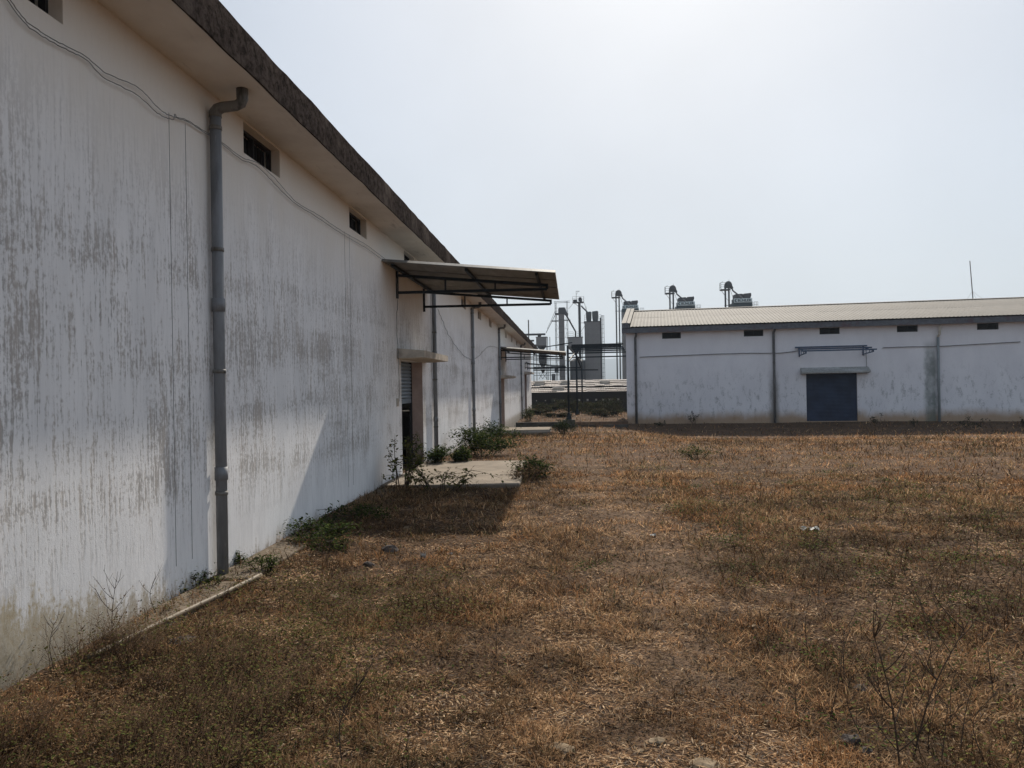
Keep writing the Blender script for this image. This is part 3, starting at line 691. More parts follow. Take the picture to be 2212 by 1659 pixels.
# ------------------------------------------------------------------ rice-mill plant beyond
def text_mesh(txt, size):
    cu = bpy.data.curves.new('txt', 'FONT'); cu.body = txt; cu.size = size; cu.extrude = .03; cu.align_x = 'CENTER'; cu.align_y = 'CENTER'; cu.offset = .012
    cu.resolution_u = 3
    o = bpy.data.objects.new('txt', cu); col.objects.link(o); dg = bpy.context.evaluated_depsgraph_get()
    me = bpy.data.meshes.new_from_object(o.evaluated_get(dg)); bpy.data.objects.remove(o); return me
KZ = .00882
def railing(mb, pts, h_, r_=.025, nb=3, step=.6):
    for i in range(len(pts)-1):
        a, b = np.array(pts[i], float), np.array(pts[i+1], float); L = np.linalg.norm(b-a); n = max(1, int(L/step))
        for k_ in range(n+1): p = a+(b-a)*k_/n; mb.bar(p, p+[0, 0, h_], r_*1.4)
        for j in range(1, nb+1): mb.bar(a+[0, 0, h_*j/nb], b+[0, 0, h_*j/nb], r_*1.4)
    return mb
def arch(mb, xa, xb, zb, zt_, y0, y1, tail):
    pr = [(xa, zb)]; cxx = (xa+xb)/2; rx = (xb-xa)/2
    for k_ in range(9):
        t = math.pi*(1-k_/8); pr.append((cxx+rx*math.cos(t), zb+.35*(zt_-zb)+(zt_-zb)*.65*math.sin(t)))
    pr += [(xb+tail, zb-.05), (xb+tail-.25, zb-.15), (xb-.3, zb)]
    return mb.prism(pr, 1, y0, y1)
def dryer(loc, label):
    T = thing('grain_dryer', (loc[0], loc[1], -2.5), label, 'dryer', 'grain dryers with bucket elevators'); S = loc[2]+2.5
    def q(zx, zy, y=0.): return np.array([(zx-555)*KZ, y, S+(540-zy)*KZ])
    b = MB().box((q(385,0)[0], 0, 0), (q(760,0)[0], 3.0, q(0,655)[2])).build('tower', M['plant'], T)
    pan = None; pw = (q(760,0)[0]-q(385,0)[0])/3
    for i in range(9):
        for j in range(3):
            if pan is None: pan = MB().box((.03, -.04, .03), (pw-.03, -.001, 1.02)).build('panel', M['plant'], b); o = pan
            else: o = pan.copy(); col.objects.link(o); o.parent = b
            o.location = (q(385,0)[0]+j*pw, 0, q(0,655)[2]-1.06*(i+1))
    c = MB().box((q(385,0)[0], -.05, q(0,652)[2]), (q(740,0)[0], 2.9, q(0,575)[2])).build('machine_deck', M['plant_teal'], T)
    fr_ = MB()
    for zx in (400, 470, 555, 640, 725): fr_.bar(q(zx, 580, .0), q(zx, 505, .0), .1)
    railing(fr_, [q(385,650,-.1), q(745,650,-.1)], .8); fr_.build('deck_frame', M['plant_teal'], c)
    MB().box((q(400,0)[0], .3, q(0,578)[2]), (q(520,0)[0], 2.0, q(0,500)[2])).build('cyclone', M['plant_teal'], T)
    MB().box((q(600,0)[0], .3, q(0,578)[2]), (q(700,0)[0], 2.0, q(0,500)[2])).build('cyclone', M['plant_teal'], T)
    MB().prism([(q(428,0)[0], q(0,500)[2]), (q(425,0)[0], q(0,415)[2]), (q(560,0)[0], q(0,405)[2]), (q(590,0)[0], q(0,440)[2]), (q(585,0)[0], q(0,500)[2])], 1, .2, 2.2).build('hopper', M['plant_dark'], T)
    MB().prism([(q(600,0)[0], q(0,500)[2]), (q(594,0)[0], q(0,405)[2]), (q(726,0)[0], q(0,396)[2]), (q(732,0)[0], q(0,440)[2]), (q(710,0)[0], q(0,500)[2])], 1, .2, 2.2).build('hopper', M['plant_dark'], T)
    sg = MB().box((q(395,0)[0], -.22, q(0,578)[2]), (q(735,0)[0], -.15, q(0,500)[2])).build('sign', M['sign'], T)
    me = text_mesh('BÜHLER', .62); o = link('lettering', me, M['letters'], sg); o.rotation_euler = (math.pi/2, 0, 0); o.location = tuple(q(588, 541, -.24))
    mbq = MB(); c0 = q(435, 540)
    for k_ in range(10):
        t0 = math.pi*(.35+1.3*k_/10); t1 = math.pi*(.35+1.3*(k_+1)/10)
        mbq.add([(c0[0]+rr*math.cos(t)+(.1 if rr < .2 else 0), yy, c0[2]+rr*math.sin(t)) for yy in (-.25, -.221) for rr, t in ((.27, t0), (.27, t1), (.17, t1), (.17, t0))], [(0,1,2,3), (7,6,5,4), (0,1,5,4), (1,2,6,5), (2,3,7,6), (3,0,4,7)])
    mbq.build('emblem', M['letters'], sg)
    # bucket elevator
    for zx in (258, 325): MB().box((q(zx-14,0)[0], .7, 0), (q(zx+14,0)[0], 1.0, q(0,290)[2])).build('elevator_leg', M['plant_dark'], T)
    arch(MB(), q(243,0)[0], q(385,0)[0], q(0,285)[2], q(0,152)[2], .55, 1.15, .2).build('elevator_head', M['plant_dark'], T)
    pf = MB().box((q(165,0)[0], .2, q(0,328)[2]), (q(345,0)[0], 1.5, q(0,308)[2])).build('platform', M['plant_dark'], T)
    railing(MB(), [q(345,308,.2), q(165,308,.2), q(165,308,1.5)], 1.1, .03).build('railing', M['plant_dark'], pf)
    MB().bar(q(185,330,.8), q(246,420,.8), .06).bar(q(330,155,.8), q(330,120,.8), .04).bar(q(180,190,.3), q(205,158,.3), .05).build('brace', M['plant_dark'], pf)
    MB().tube([q(388,300,.85), q(400,335,.8), q(470,405,.5), q(560,495,-.05)], .13, 8).build('spout', M['plant'], T, True)
    MB().bar(q(345,300,.8), q(410,505,.6), .05).bar(q(235,617,.8), q(390,617,.8), .09).bar(q(235,1310,.8), q(390,1310,.8), .07).bar(q(275,480,.8), q(320,540,.8), .04).build('stay', M['plant_dark'], T)
    cg = MB()
    for zx in (778, 800, 830, 856): cg.bar(q(zx,700,.4), q(zx,566,.4), .045)
    for zy in (566, 620, 670): cg.bar(q(778,zy,.4), q(856,zy,.4), .045)
    cg.bar(q(740,590,.4), q(760,640,.4), .05); cg.build('ladder_cage', M['plant_dark'], T)
    return T
p = at_y(1361, 663, 150); dryer(p, 'grain dryer with sign standing clear beside the roof gable of the right warehouse')
p = at_y(1481, 656, 138); dryer(p, 'middle grain dryer of three with its sign showing just above the roof ridge')
p = at_y(1603.5, 649.2, 132); dryer(p, 'grain dryer with sign farthest along the ridge from the bare purlin frame')

PYD = 150.0
def PA(zx, zy, Y_=PYD): return at_y((2050+zx*.2411)/1.8517, (1130+zy*.2411)/1.8517, Y_)
def PX(zx, Y_=PYD): return float(PA(zx, 1000, Y_)[0])
def PZ(zy, zx=1000, Y_=PYD): return float(PA(zx, zy, Y_)[2])
def pl(name, zx, label, cat, Y_=PYD): return thing(name, (PX(zx, Y_), Y_, -2.5), label, cat)
# panelled drying tower with twin hoppers
T = pl('drying_tower', 1335, 'tall grey panelled drying tower with twin dark hoppers on top', 'tower')
x0, x1, xs_ = PX(1203), PX(1455), PX(1480); zt = PZ(655, 1335)
b = MB().box((x0, PYD, -2.5), (x1, PYD+3.2, zt)).build('body', M['plant'], T, world=True)
pw = (x1-x0)/3; pan = None
for i in range(13):
    for j in range(3):
        if pan is None: pan = MB().box((.035, -.05, .035), (pw-.035, -.001, 1.08)).build('panel', M['plant'], b); o = pan
        else: o = pan.copy(); col.objects.link(o); o.parent = b
        o.location = (x0+j*pw-T.location.x, 0, zt+2.5-1.13*(i+1))
MB().box((x0-.1, PYD-.1, zt+.001), (x1+.1, PYD+3.3, zt+.18)).build('top_deck', M['plant_dark'], T, world=True)
for a_, b_, t_ in ((1232, 1322, 476), (1336, 1434, 468)):
    pr = [(PX(a_+12), zt+.18), (PX(a_), zt+.9), (PX(a_-4), PZ(t_+8, 1330)), (PX(b_-20), PZ(t_, 1330)), (PX(b_), PZ(t_+14, 1330)), (PX(b_-4), zt+.6), (PX(b_-10), zt+.18)]
    MB().prism(pr, 1, PYD+.4, PYD+2.4).build('hopper', M['plant_dark'], T, world=True)
mb = MB(); railing(mb, [(PX(1200), PYD-.05, zt+.18), (PX(1232), PYD-.05, zt+.18)], 1.2, .03); railing(mb, [(PX(1436), PYD-.05, zt+.18), (PX(1476), PYD-.05, zt+.18)], 1.2, .03); mb.build('railing', M['plant_dark'], T, world=True)
mb = MB()
for zx in (1482, 1500, 1524): mb.bar((PX(zx), PYD+.4, -2.5), (PX(zx), PYD+.4, PZ(542, 1500)), .09)
for k_ in range(17): mb.bar((PX(1482), PYD+.4, PZ(545, 1500)-k_*.85), (PX(1524), PYD+.4, PZ(545, 1500)-k_*.85), .05)
mb.build('ladder_cage', M['plant_dark'], T, world=True)
MB().box((PX(1457), PYD+.2, -2.5), (PX(1478), PYD+.7, PZ(580, 1460))).build('duct', M['plant_dark'], T, world=True)
# slim bucket elevator with crow's nest
T = pl('bucket_elevator', 1120, 'slim tall bucket elevator topped by a railed platform and hoist arm', 'elevator')
Yq = PYD+1.5
def PB(zx, zy): return PA(zx, zy, Yq)
MB().box((PX(1099, Yq), Yq, -2.5), (PX(1141, Yq), Yq+.5, PZ(330, 1120, Yq))).build('trunk', M['plant_dark'], T, world=True)
MB().prism([(PB(1088, 0)[0], PB(0, 330)[2]), (PB(1088, 0)[0], PZ(268, 1120, Yq)), (PB(1100, 0)[0], PZ(246, 1120, Yq)), (PB(1132, 0)[0], PZ(246, 1120, Yq)), (PB(1148, 0)[0], PZ(275, 1120, Yq)), (PB(1148, 0)[0], PZ(330, 1120, Yq))], 1, Yq-.1, Yq+.6).build('head', M['plant_dark'], T, world=True)
pf = MB().box((PX(1008, Yq), Yq-.6, PZ(338, 1100, Yq)), (PX(1195, Yq), Yq+1.0, PZ(322, 1100, Yq))).build('platform', M['plant_dark'], T, world=True)
zt2 = PZ(322, 1100, Yq); mb = railing(MB(), [(PX(1008, Yq), Yq+.9, zt2), (PX(1008, Yq), Yq-.6, zt2), (PX(1195, Yq), Yq-.6, zt2), (PX(1195, Yq), Yq+.9, zt2)], PZ(238, 1100, Yq)-zt2, .03)
mb.bar((PX(1070, Yq), Yq-.5, zt2), (PX(1070, Yq), Yq-.5, PZ(145, 1070, Yq)), .07).bar((PX(1066, Yq), Yq-.5, PZ(149, 1100, Yq)), (PX(1130, Yq), Yq-.5, PZ(149, 1100, Yq)), .07).bar((PX(1072, Yq), Yq-.5, PZ(200, 1070, Yq)), (PX(1112, Yq), Yq-.5, PZ(152, 1112, Yq)), .04)
v = mb.v; L_ = T.location; o = MB(); o.v = v; o.f = mb.f; o.build('railing', M['plant_dark'], T, world=True)
MB().box((PX(1018, Yq), Yq-.3, zt2+.02), (PX(1085, Yq), Yq+.2, zt2+.45)).build('drive_motor', M['plant_dark'], T, world=True)
MB().tube([PB(1141, 385), PB(1160, 410), PB(1240, 488)], .14, 8).build('spout', M['plant_dark'], T, True, world=True)
MB().bar(PB(1012, 340), PB(930, 438), .06).bar(PB(1030, 345), PB(1098, 400), .07).bar(PB(1192, 335), PB(1226, 470), .06).bar(PB(1225, 395), PB(1225, 480), .05).bar(PB(1095, 672), PB(1200, 668), .07).bar(PB(1143, 805), PB(1203, 710), .06).build('stay', M['plant_dark'], T, world=True)
# broad elevator in its scaffold
T = pl('bucket_elevator', 820, 'broad bucket elevator shaft enclosed in a braced steel scaffold', 'elevator')
MB().box((PX(772), PYD, -2.5), (PX(866), PYD+1.0, PZ(500, 820))).build('trunk', M['plant'], T, world=True)
for k_ in range(10): MB().box((PX(770), PYD-.03, PZ(620+k_*105, 820)), (PX(868), PYD-.001, PZ(616+k_*105, 820))).build('flange', M['plant_dark'], T, world=True)
MB().prism([(PX(768), PZ(520, 800)), (PX(768), PZ(440, 800)), (PX(782), PZ(415, 800)), (PX(874), PZ(413, 850)), (PX(892), PZ(440, 850)), (PX(905), PZ(490, 880)), (PX(932), PZ(515, 900)), (PX(928), PZ(562, 900)), (PX(905), PZ(560, 900)), (PX(866), PZ(525, 860))], 1, PYD-.15, PYD+1.15).build('head', M['plant_dark'], T, world=True)
MB().tube([PA(893, 545, PYD+.4), PA(925, 600, PYD+.4), PA(1046, 815, PYD+.4), PA(1046, 900, PYD+.4)], .15, 8).build('spout', M['plant_dark'], T, True, world=True)
mb = MB(); ztop = PZ(322, 800)
for zx in (716, 734, 908, 924):
    for yy in (-.8, 1.6): mb.bar((PX(zx), PYD+yy, -2.5), (PX(zx), PYD+yy, ztop), .06)
lev = [322, 345, 430, 480, 640, 775, 915, 1050, 1190, 1300, 1410, 1520]
for zy in lev:
    z = PZ(zy, 800)
    mb.bar((PX(712), PYD-.8, z), (PX(770), PYD-.8, z), .05) if zy not in (322, 345) else mb.bar((PX(698), PYD-.8, z), (PX(962), PYD-.8, z+.05), .07)
    mb.bar((PX(870), PYD-.8, z), (PX(926), PYD-.8, z), .05)
for a_, b_ in zip(lev[3:-1], lev[4:]):
    mb.bar((PX(716), PYD-.8, PZ(a_, 740)), (PX(768), PYD-.8, PZ(b_, 740)), .035); mb.bar((PX(880), PYD-.8, PZ(b_, 740)), (PX(922), PYD-.8, PZ(a_, 740)), .035)
mb.build('scaffold', M['plant_dark'], T, world=True)
MB().box((PX(712), PYD-.9, PZ(532, 740)), (PX(770), PYD+1.2, PZ(512, 740))).box((PX(652), PYD-.9, PZ(645, 740)), (PX(770), PYD+.5, PZ(635, 740))).box((PX(866), PYD-.5, PZ(632, 740)), (PX(968), PYD+.5, PZ(624, 740))).build('platform', M['plant_dark'], T, world=True)
MB().bar(PA(555, 840), PA(712, 530), .10).bar(PA(575, 775), PA(705, 478), .06).build('stair_gallery', M['plant_dark'], T, world=True)
# square bin with hopper bottom
T = pl('grain_bin', 1040, 'square grey grain bin with hopper bottom and railed top', 'bin', PYD-1)
Yb = PYD-1.5
def frust(mb, xa, xb, z1_, xc, xd, z0_, ya, yb):
    mid = (ya+yb)/2; k_ = (xd-xc)/2
    return mb.add([(xc, mid-k_, z0_), (xd, mid-k_, z0_), (xd, mid+k_, z0_), (xc, mid+k_, z0_), (xa, ya, z1_), (xb, ya, z1_), (xb, yb, z1_), (xa, yb, z1_)], [(0,3,2,1),(4,5,6,7),(0,1,5,4),(1,2,6,5),(2,3,7,6),(3,0,4,7)])
MB().box((PX(920, Yb), Yb, PZ(1060, 1040, Yb)), (PX(1165, Yb), Yb+2.8, PZ(905, 1040, Yb))).build('body', M['plant'], T, world=True)
MB().box((PX(914, Yb), Yb-.06, PZ(912, 1040, Yb)), (PX(1171, Yb), Yb+2.9, PZ(900, 1040, Yb))).build('rim', M['plant_dark'], T, world=True)
frust(MB(), PX(920, Yb), PX(1165, Yb), PZ(1061, 1040, Yb), PX(1010, Yb), PX(1070, Yb), PZ(1180, 1040, Yb), Yb, Yb+2.8).build('hopper', M['plant_dark'], T, world=True)
MB().tube([(PX(1060, Yb), Yb+1.2, -2.5), (PX(1060, Yb), Yb+1.2, PZ(1300, 1060, Yb)), (PX(1060, Yb), Yb+1.2, PZ(1260, 1060, Yb))], [1.35, 1.35, .6], 14).build('vessel', M['plant_dark'], T, world=True)
MB().box((PX(1150, Yb), Yb+.5, -2.5), (PX(1203, Yb), Yb+2, PZ(1290, 1060, Yb))).build('side_vessel', M['plant_dark'], T, world=True)
mb = railing(MB(), [(PX(920, Yb), Yb, PZ(905, 1040, Yb)), (PX(1012, Yb), Yb, PZ(905, 1040, Yb))], 1.0, .03); railing(mb, [(PX(1075, Yb), Yb, PZ(905, 1040, Yb)), (PX(1160, Yb), Yb, PZ(905, 1040, Yb))], 1.0, .03); mb.build('railing', M['plant_dark'], T, world=True)
mb = MB()
for zx in (925, 1160): mb.bar((PX(zx, Yb), Yb+.1, -2.5), (PX(zx, Yb), Yb+.1, PZ(1061, 1040, Yb)), .14)
mb.build('leg', M['plant_dark'], T, world=True)
# hopper bins beneath a conveyor bridge
T = pl('hopper_bin', 480, 'hopper bin hung below a railed conveyor bridge at the plant end', 'bin', PYD-3)
Yh = PYD-3
def hx_(z): return PX(z, Yh)
def hz_(z, x=480): return PZ(z, x, Yh)
MB().box((hx_(392), Yh, hz_(1045)), (hx_(564), Yh+2.2, hz_(905))).box((hx_(386), Yh-.05, hz_(910)), (hx_(570), Yh+2.3, hz_(898))).build('body', M['plant'], T, world=True)
frust(MB(), hx_(392), hx_(564), hz_(1046), hx_(462), hx_(505), hz_(1125), Yh, Yh+2.2).build('hopper', M['plant_dark'], T, world=True)
MB().box((hx_(430), Yh+.3, hz_(1320)), (hx_(560), Yh+1.8, hz_(1126))).build('body', M['plant_dark'], T, world=True)
frust(MB(), hx_(430), hx_(560), hz_(1321), hx_(478), hx_(508), hz_(1420), Yh+.3, Yh+1.8).build('hopper', M['plant_dark'], T, world=True)
frust(MB(), hx_(455), hx_(540), hz_(1440), hx_(480), hx_(508), hz_(1500), Yh+.5, Yh+1.5).build('hopper', M['plant_dark'], T, world=True)
cb = MB().box((hx_(60), Yh+.2, hz_(872, 300)), (hx_(545), Yh+1.6, hz_(846, 300))).build('conveyor_bridge', M['plant_dark'], T, world=True)
mb = MB(); mb.bar((hx_(60), Yh+.2, hz_(806, 200)), (hx_(592), Yh+.2, hz_(793, 560)), .05); mb.bar((hx_(592), Yh+.2, hz_(862, 560)), (hx_(592), Yh+.2, hz_(793, 560)), .06); mb.bar((hx_(420), Yh+.2, hz_(858, 560)), (hx_(592), Yh+.2, hz_(858, 560)), .06)
for zx in (190, 280, 370, 460, 540): mb.bar((hx_(zx), Yh+.2, hz_(850, zx)), (hx_(zx), Yh+.2, hz_(800, zx)), .04)
mb.bar((hx_(512), Yh+.4, hz_(742)), (hx_(532), Yh+.4, hz_(800)), .05).bar((hx_(578), Yh+.4, hz_(700)), (hx_(578), Yh+.4, hz_(800)), .05); mb.build('railing', M['plant_dark'], cb, world=True)
MB().tube([(hx_(445), Yh+.9, hz_(905)), (hx_(445), Yh+.9, hz_(872))], .35, 10).build('inlet', M['plant_dark'], T, world=True)
mb = MB()
for zx in (345, 395, 560, 582, 620): mb.bar((hx_(zx), Yh+.1, -2.5), (hx_(zx), Yh+.1, hz_(1050 if zx < 570 else 900, zx)), .12)
for zy in (1210, 1290, 1400, 1500, 1540): mb.bar((hx_(345), Yh+.1, hz_(zy)), (hx_(780 if zy > 1250 else 600), Yh+.1, hz_(zy)), .09)
for a_, b_ in ((430, 490), (490, 430), (490, 560), (560, 490)): mb.bar((hx_(a_), Yh+.1, hz_(1600)), (hx_(b_), Yh+.1, hz_(1500)), .08)
mb.build('support_frame', M['plant_dark'], T, world=True)
MB().box((hx_(225), Yh+.4, hz_(1090)), (hx_(395), Yh+2, hz_(1022))).box((hx_(235), Yh+.4, hz_(972)), (hx_(355), Yh+1, hz_(945))).build('side_bin', M['plant_dark'], T, world=True)
MB().box((hx_(640), Yh+.4, -2.5), (hx_(700), Yh+1.6, hz_(1520))).box((hx_(690), Yh+.4, hz_(1500)), (hx_(755), Yh+1.4, hz_(1405))).build('fan_house', M['plant_dark'], T, world=True)
T = MB().tube([(0, 0, 0), (0, 0, hz_(625, 270)+2.5)], .11, 8).build('chimney_pole', M['plant_dark']); T.location = (hx_(273), Yh-.5, -2.5); tag(T, 'bare thin chimney pole rising beside the conveyor bridge', 'pole')
# guyed mast behind the right warehouse
mp = at_y(2101.5, 643.5, 95); mt = at_y(2095, 563.5, 95); d = (mt-mp)/(mt[2]-mp[2]); b0 = mp-d*(mp[2]+.8)
T = thing('guyed_mast', b0, 'thin guyed mast leaning above the ridge of the right warehouse', 'mast')
MB().tube([b0, mt], [.09, .05], 8).build('pole', M['plant'], T, world=True)
pt = b0+(mt-b0)*.78
for dx, dy in ((-8, 2), (7.5, 4), (13, -3)): MB().tube([pt, np.array([b0[0]+dx, b0[1]+dy, -.8])], .010, 4).build('guy_wire', M['plant'], T, world=True)

# ------------------------------------------------------------------ vegetation helpers
def leaf_geo(C, size, yaw, pitch, asp=.62):
    """diamond leaves, folded a little: 5 verts, 4 tris"""
    n = len(C); size = np.asarray(size)[:, None]
    d = np.stack([np.cos(yaw)*np.cos(pitch), np.sin(yaw)*np.cos(pitch), np.sin(pitch)], 1); s = np.stack([-np.sin(yaw), np.cos(yaw), 0*yaw], 1)
    nrm = np.cross(d, s)
    V = np.stack([C, C+d*size*.45+s*size*asp*.5+nrm*size*.10, C+d*size, C+d*size*.45-s*size*asp*.5+nrm*size*.10, C+d*size*.5], 1).reshape(-1, 3)
    b = np.arange(n)[:, None]*5
    F = np.concatenate([b+[0, 4, 1], b+[1, 4, 2], b+[0, 3, 4], b+[3, 2, 4]], 1).reshape(-1, 3)
    return V, F
GREEN = np.array([[.024, .040, .008], [.036, .058, .012], [.014, .024, .006], [.068, .085, .020]])
YELLOW = np.array([[.115, .115, .034], [.08, .092, .028], [.15, .125, .042], [.045, .058, .018]])
DRY = np.array([[.10, .063, .033], [.06, .037, .021], [.15, .10, .052]])
def bush(px, py, rx, ry, h_, n, size, label, cat='bush', pal=GREEN, nst=9, group=None, name='bush', seed=0, base=None, open_=.0, arch_=None):
    r_ = np.random.default_rng(seed+int(px)); c = G(px, py) if base is None else np.array(base)
    if not open_: n = int(n*1.7)
    T = thing(name, c, label, cat, group)
    tips = []; mb = MB()
    for i in range(nst):
        a = r_.uniform(0, 2*math.pi); k_ = math.sqrt(r_.uniform(.05, 1)); hh_ = h_*r_.uniform(.55, 1.05)
        e = np.array([rx*k_*math.cos(a), ry*k_*math.sin(a), hh_*(1-.45*k_*k_)]); bb = np.array([rx*.35*k_*math.cos(a), ry*.35*k_*math.sin(a), -.03]); md = (bb+e)/2+np.array([0, 0, .1*h_])+r_.normal(0, .04*h_, 3)
        P = spline([bb, md, e], 4); rad = np.linspace(.006+.006*h_, .002, len(P)); mb.tube(P, rad, 4, False); tips.append(P)
        for j in range(3):
            t = P[r_.integers(3, len(P)-1)]; e2 = t+r_.normal(0, 1, 3)*[rx*.3, ry*.3, h_*.12]+[0, 0, h_*.06]; Q = spline([t, (t+e2)/2+[0, 0, .02], e2], 3); mb.tube(Q, np.linspace(.004, .0015, len(Q)), 4, False); tips.append(Q)
    mb.build('stems', M['stem'], T)
    sel = r_.integers(0, len(tips), n); C = np.empty((n, 3))
    for i in range(n):
        P = tips[sel[i]]; t = r_.uniform(.25 if open_ else .1, 1)*(len(P)-1); k_ = int(t); C[i] = P[k_]+(P[min(k_+1, len(P)-1)]-P[k_])*(t-k_)
    C += r_.normal(0, 1, C.shape)*[rx*(.05 if open_ else .16), ry*(.05 if open_ else .16), h_*(.04 if open_ else .09)]; C[:, 2] = np.maximum(C[:, 2], .01)
    V, F = leaf_geo(C, size*r_.uniform(.55, 1.2, n), r_.uniform(0, 2*math.pi, n), r_.uniform(-.9, .7, n))
    cl = pal[r_.integers(0, len(pal), n)]*r_.uniform(.7, 1.25, (n, 1))
    o = np_mesh('foliage', V, F, M['leaf'], T, np.repeat(cl, 5, 0)); tag(o, kind='stuff')
    return T

bush(672, 1172, .50, .30, .27, 620, .045, 'dense low dark green bush at the wall foot before the canopy shadow', seed=1)
bush(770, 1125, .40, .4, .26, 380, .05, 'dark bush in the canopy shadow against the white wall', seed=2)
bush(712, 1190, .30, .2, .16, 200, .04, 'small leafy clump beside the dense low bush', seed=3)
bush(868, 1052, .50, .5, .95, 420, .085, 'lanky yellow green shrub with heart shaped leaves before the open doorway', 'shrub', YELLOW, 12, None, 'lanky_shrub', 4, None, .5)
bush(950, 1062, .75, .35, .62, 420, .075, 'sprawling thin shrub arching over the edge of the sunlit apron', 'shrub', YELLOW, 12, None, 'lanky_shrub', 5, None, .5)
bush(905, 1008, .16, .2, .85, 90, .065, 'spindly leafy shrub growing against the door jamb', 'shrub', GREEN, 6, None, 'lanky_shrub', 6, None, .5)
bush(950, 1004, .42, .55, .45, 800, .07, 'dense green bush at the foot of the rain pipe next to the doorway', seed=7)
bush(985, 1003, .32, .4, .42, 800, .07, 'green bush at the back edge of the sunlit apron', seed=8)
bush(1040, 985, .8, .8, .72, 1500, .08, 'large dark green bush at the wall between two rain pipes', seed=9)
bush(1078, 965, .85, .9, .75, 1500, .08, 'leafy green bush spreading toward the far raised apron', seed=10)
bush(1030, 950, .4, .6, 1.2, 500, .08, 'tall leafy bush right against the white wall behind the large bush', seed=11)
bush(1168, 1028, .50, .42, .40, 1000, .06, 'round dark green bush standing at the outer corner of the sunlit apron', seed=12)
bush(1135, 1040, .35, .3, .35, 260, .05, 'thin dry bush leaning over the apron corner', pal=DRY, seed=13)
bush(1508, 992, .42, .36, .38, 420, .05, 'lone sparse green shrub in the open brown field', 'shrub', np.vstack([GREEN, YELLOW]), 10, None, 'field_shrub', 14)
bush(1222, 938, .5, .5, .75, 900, .08, 'dark bush in front of the concrete pedestal', pal=GREEN*.6, seed=15)
bush(1128, 908, .5, .6, .9, 700, .09, 'green bush by the long wall just behind the left kerb', seed=16, base=(-2.6, 47, -.5))
for i, (x, y, rx, h_) in enumerate([(-1.6, 62, 1.0, .55), (-.3, 64, .9, 1.15), (1.1, 60, 1.0, .75), (2.3, 58, .9, .9), (2.9, 63, 1.1, 1.15), (.6, 66, 1.0, .8), (1.9, 66, 1.1, .75), (-2.4, 66, 1.0, .6), (-1.0, 52, .9, .35), (1.5, 54, 1.0, .5), (2.5, 51, .8, .6), (-2.2, 56, .8, .5), (.2, 58, .9, .45), (2.9, 56, .7, .8), (-.9, 67, 1.0, .9)]):
    bush(x*10+50, 0, rx, .8, h_, 900, .12, 'scrubby dull green bush growing in the plot before the black wall', 'bush', np.vstack([GREEN*.55, DRY*.35]), 9, 'bushes before the black wall', 'scrub_bush', 20+i, (x, y, float(zg0(x, y))))
for i, (px, py, rx, h_, n_l, lb) in enumerate([(1430, 918, .45, .35, 160, 'flat dark leafy weed nearest the corner pipe of the right warehouse'), (1502, 916, .5, .75, 150, 'slender dark weed rising against the right wall left of the middle pipe'),
      (1895, 912, .55, .75, 160, 'dark leafy weed by the wall just beyond the navy shutter'), (1977, 910, .25, .5, 70, 'small tufted weed between the shutter and the algae stain'),
      (2100, 912, .8, .7, 220, 'trailing dark weed on the right wall beyond the pale pipe'), (2212, 910, .4, .6, 130, 'dark weed at the far right reach of the grey white wall')]):
    bush(px, py, rx, .3, h_, n_l, .11, lb, 'weed', GREEN*.45, 7, None, 'wall_weed', 40+i, None, .5)
bush(1885, 945, .55, .4, .55, 160, .05, 'dry straw coloured shrub standing in the wall shadow past the shutter', 'shrub', DRY, 14, None, 'dry_shrub', 50)
for i, (px, py, rx, h_, lb) in enumerate([(570, 1236, .16, .20, 'bright green leafy weed near the end of the fallen white pipe'), (505, 1222, .12, .16, 'small green weed at the foot of the nearest rain pipe'), (430, 1268, .22, .13, 'low green creeper on the wall foot next to the nearest rain pipe'), (385, 1282, .12, .12, 'tiny green clump beside the creeper at the wall foot'), (700, 1150, .1, .2, 'pale sprig between the low bushes at the wall')]):
    bush(px, py, rx, rx*.8, h_, 260, .032, lb, 'weed', GREEN*1.25 if i == 0 else GREEN, 8, None, 'green_weed', 60+i)

# leafless dry weeds
def dry_weed(px, py, h_, lean=(0, 0), nb=5, label='thin leafless dry weed stem standing in the brown field', group='dry weed stems in the field', r=.005, seed=0, name='dry_weed', mat='stem'):
    r_ = np.random.default_rng(seed+int(px*3)); c = G(px, py); T = MB()
    e = np.array([lean[0], lean[1], h_]); P = spline([(0, 0, -.03), e*.5+[r_.normal(0, .03), r_.normal(0, .03), 0], e], 6); T.tube(P, np.linspace(r, r*.3, len(P)), 5, False)
    for j in range(nb):
        t = P[r_.integers(2, len(P)-1)]; a = r_.uniform(0, 2*math.pi); L = h_*r_.uniform(.2, .5)
        e2 = t+np.array([math.cos(a)*L*.55, math.sin(a)*L*.55, L*.8]); Q = spline([t, (t+e2)/2+[math.cos(a)*.05*L, 0, -.04*L], e2], 4); T.tube(Q, np.linspace(r*.55, r*.2, len(Q)), 4, False)
        for k_ in range(2):
            t2 = Q[r_.integers(2, len(Q)-1)]; a2 = a+r_.uniform(-1.2, 1.2); L2 = L*.4; T.tube([t2, t2+np.array([math.cos(a2)*L2*.6, math.sin(a2)*L2*.6, L2*.7])], [r*.3, r*.15], 4, False)
    o = T.build(name, M[mat]); o.location = tuple(c); return tag(o, label, 'weed', group)
def Z8(zx, zy): return (2700+zx*.6463)/1.8517, (2000+zy*.6463)/1.8517
dry_weed(*Z8(1395, 1640), .58, (-.10, .02), 12, 'tall dark forked dry weed with many bare branches beside the dark stones', None, .0052, 1, 'forked_dry_weed')
dry_weed(*Z8(1465, 1600), .60, (.26, .02), 9, 'dark dry weed leaning away from its tall forked neighbour', None, .0045, 2, 'forked_dry_weed')
